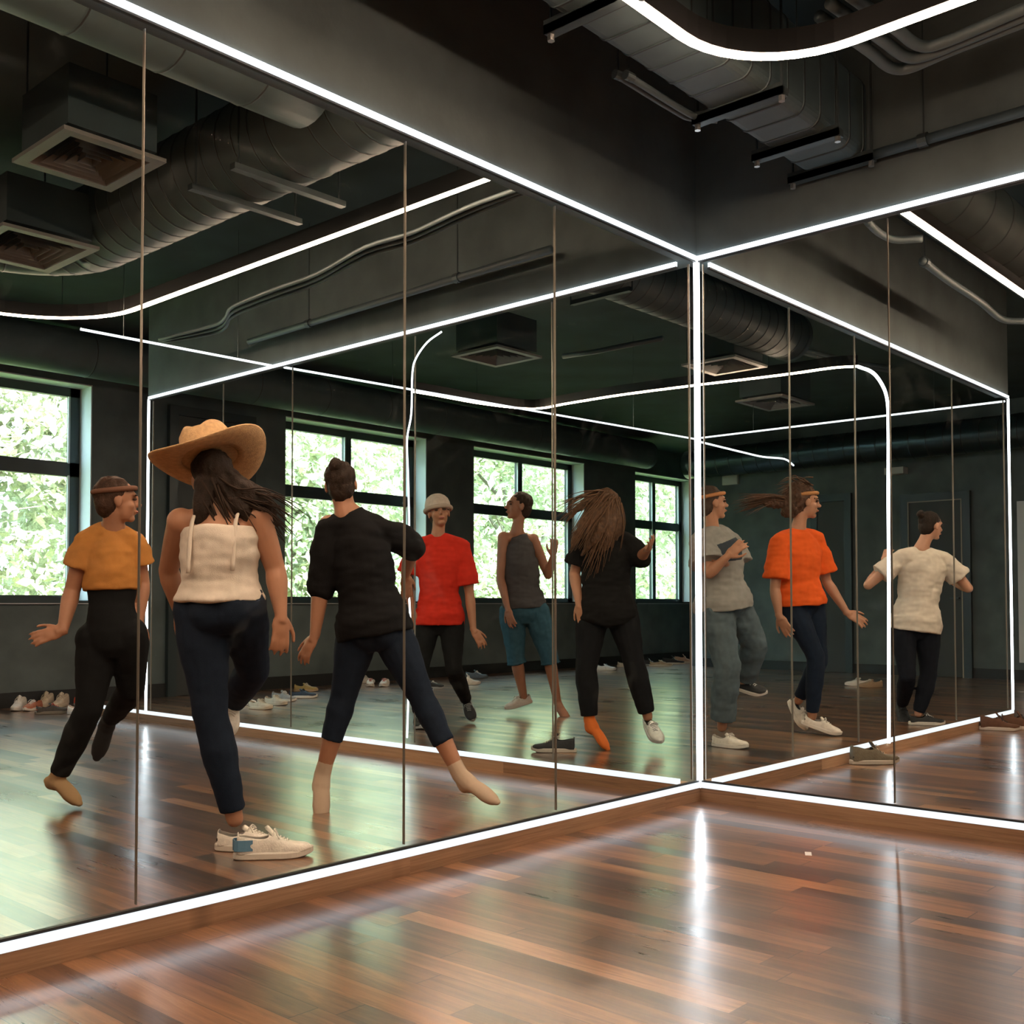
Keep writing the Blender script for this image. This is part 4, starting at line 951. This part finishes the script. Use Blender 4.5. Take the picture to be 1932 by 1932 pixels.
# dancer beside the corner light
person('dancer right beside the corner light in grey top and grey-blue loose trousers', (1362, 1408),
    dict(H=(1344, 950, 0), N=(1342, 1000), sl=(1322, 1022, -.08), sr=(1378, 1020, .10), el=(1338, 1082, -.20), wl=(1372, 1050, -.25), tl=(1392, 1032, -.26), er=(1392, 1080, .05), wr=(1366, 1062, -.14), tr=(1346, 1046, -.2),
         hl=(1348, 1140, -.04), hr=(1382, 1140, .06), kl=(1372, 1258, -.12), al=(1362, 1372, -.02), fl=(1392, 1405, -.1), kr=(1424, 1215, .12), ar=(1402, 1288, .30), fr=(1434, 1306, .26)),
    face=-35, tilt=(-2, 4), skin='tan', hs=1.0,
    hair=dict(col=(.05, .03, .02), band=(.42, .17, .06)), shirt=dict(col=(.26, .25, .23), hem=.10, pad=.050, flare=.04, sleeve=.7, fold=.012, yoke=(.62, .84, (.022, .032, .042))), pants=dict(col=(.085, .115, .13), len=.86, pad=.034, rise=.26, flare=.015, fold=.009),
    feet={'l': dict(shoe=((.66, .62, .54), (.6, .56, .5), (.6, .56, .5)), flat=1), 'r': dict(shoe=(BK, WH, WH))})

# orange t-shirt dancer in profile
person('curly haired dancer in profile wearing orange t-shirt, navy leggings and white shoes', (1548, 1388),
    dict(H=(1518, 948, 0), N=(1505, 996), sl=(1470, 1022, -.10), sr=(1540, 1018, .10), el=(1462, 1112, -.12), wl=(1470, 1162, -.16), tl=(1492, 1200, -.18), er=(1560, 1098, .12), wr=(1598, 1156, .06), tr=(1640, 1180, .02),
         hl=(1490, 1138, -.04), hr=(1530, 1138, .05), kl=(1540, 1240, -.06), al=(1532, 1352, .0), fl=(1584, 1386, -.04), kr=(1546, 1248, .10), ar=(1506, 1322, .22), fr=(1510, 1362, .20)),
    face=-42, tilt=(0, 0), skin='tan', hs=1.08,
    hair=dict(col=(.07, .035, .02), rough=.014, band=(.45, .20, .07), lumps=[((0, -.06, .03), (.09, .09, .10)), ((0, -.10, -.04), (.07, .06, .07)), ((0, -.19, -.01), (.03, .10, .03))], wisps=[([(0, -.10, .0), (0, -.20, .02), (0, -.32, .0), (.0, -.42, -.03)], .03, .03, 50), ([(.0, .0, .11), (0, -.06, .13), (0, -.14, .08)], .06, .03, 40)]),
    shirt=dict(col=(.72, .105, .018), hem=.13, pad=.034, flare=.03, sleeve=.78, fold=.010), pants=dict(col=(.012, .019, .034), len=.92, pad=.010),
    feet={'l': dict(shoe=((.72, .66, .58), (.7, .65, .58), (.7, .65, .58))), 'r': dict(shoe=(WH, WH, WH))})

# white t-shirt dancer on the right
person('dark haired dancer in white t-shirt with elbows out, in front of the lit door', (1745, 1368),
    dict(H=(1757, 993, 0), N=(1738, 1030), sl=(1700, 1052, -.02), sr=(1782, 1056, .06), el=(1638, 1104, .0), wl=(1668, 1062, .16), tl=(1676, 1036, .2), er=(1827, 1110, .05), wr=(1790, 1094, .26), tr=(1772, 1080, .32),
         hl=(1702, 1178), hr=(1750, 1186), kl=(1712, 1276, -.10), al=(1702, 1328, .28), fl=(1706, 1358, .26), kr=(1752, 1275, 0), ar=(1733, 1346, .02), fr=(1776, 1364, -.02)),
    face=-28, tilt=(0, -4), skin='fair', hs=.96,
    hair=dict(col=(.022, .014, .010), rough=.004, lumps=[((0, -.112, .088), (.036, .036, .034))]),
    shirt=dict(col=(.64, .58, .50), hem=.08, pad=.034, flare=.03, sleeve=.62, fold=.009), pants=dict(col=(.010, .012, .018), len=.96, pad=.012),
    feet={'r': dict(shoe=(BK, (.6, .56, .5), (.4, .4, .4)), flat=1), 'l': dict(shoe=(BK, BK, BK))})
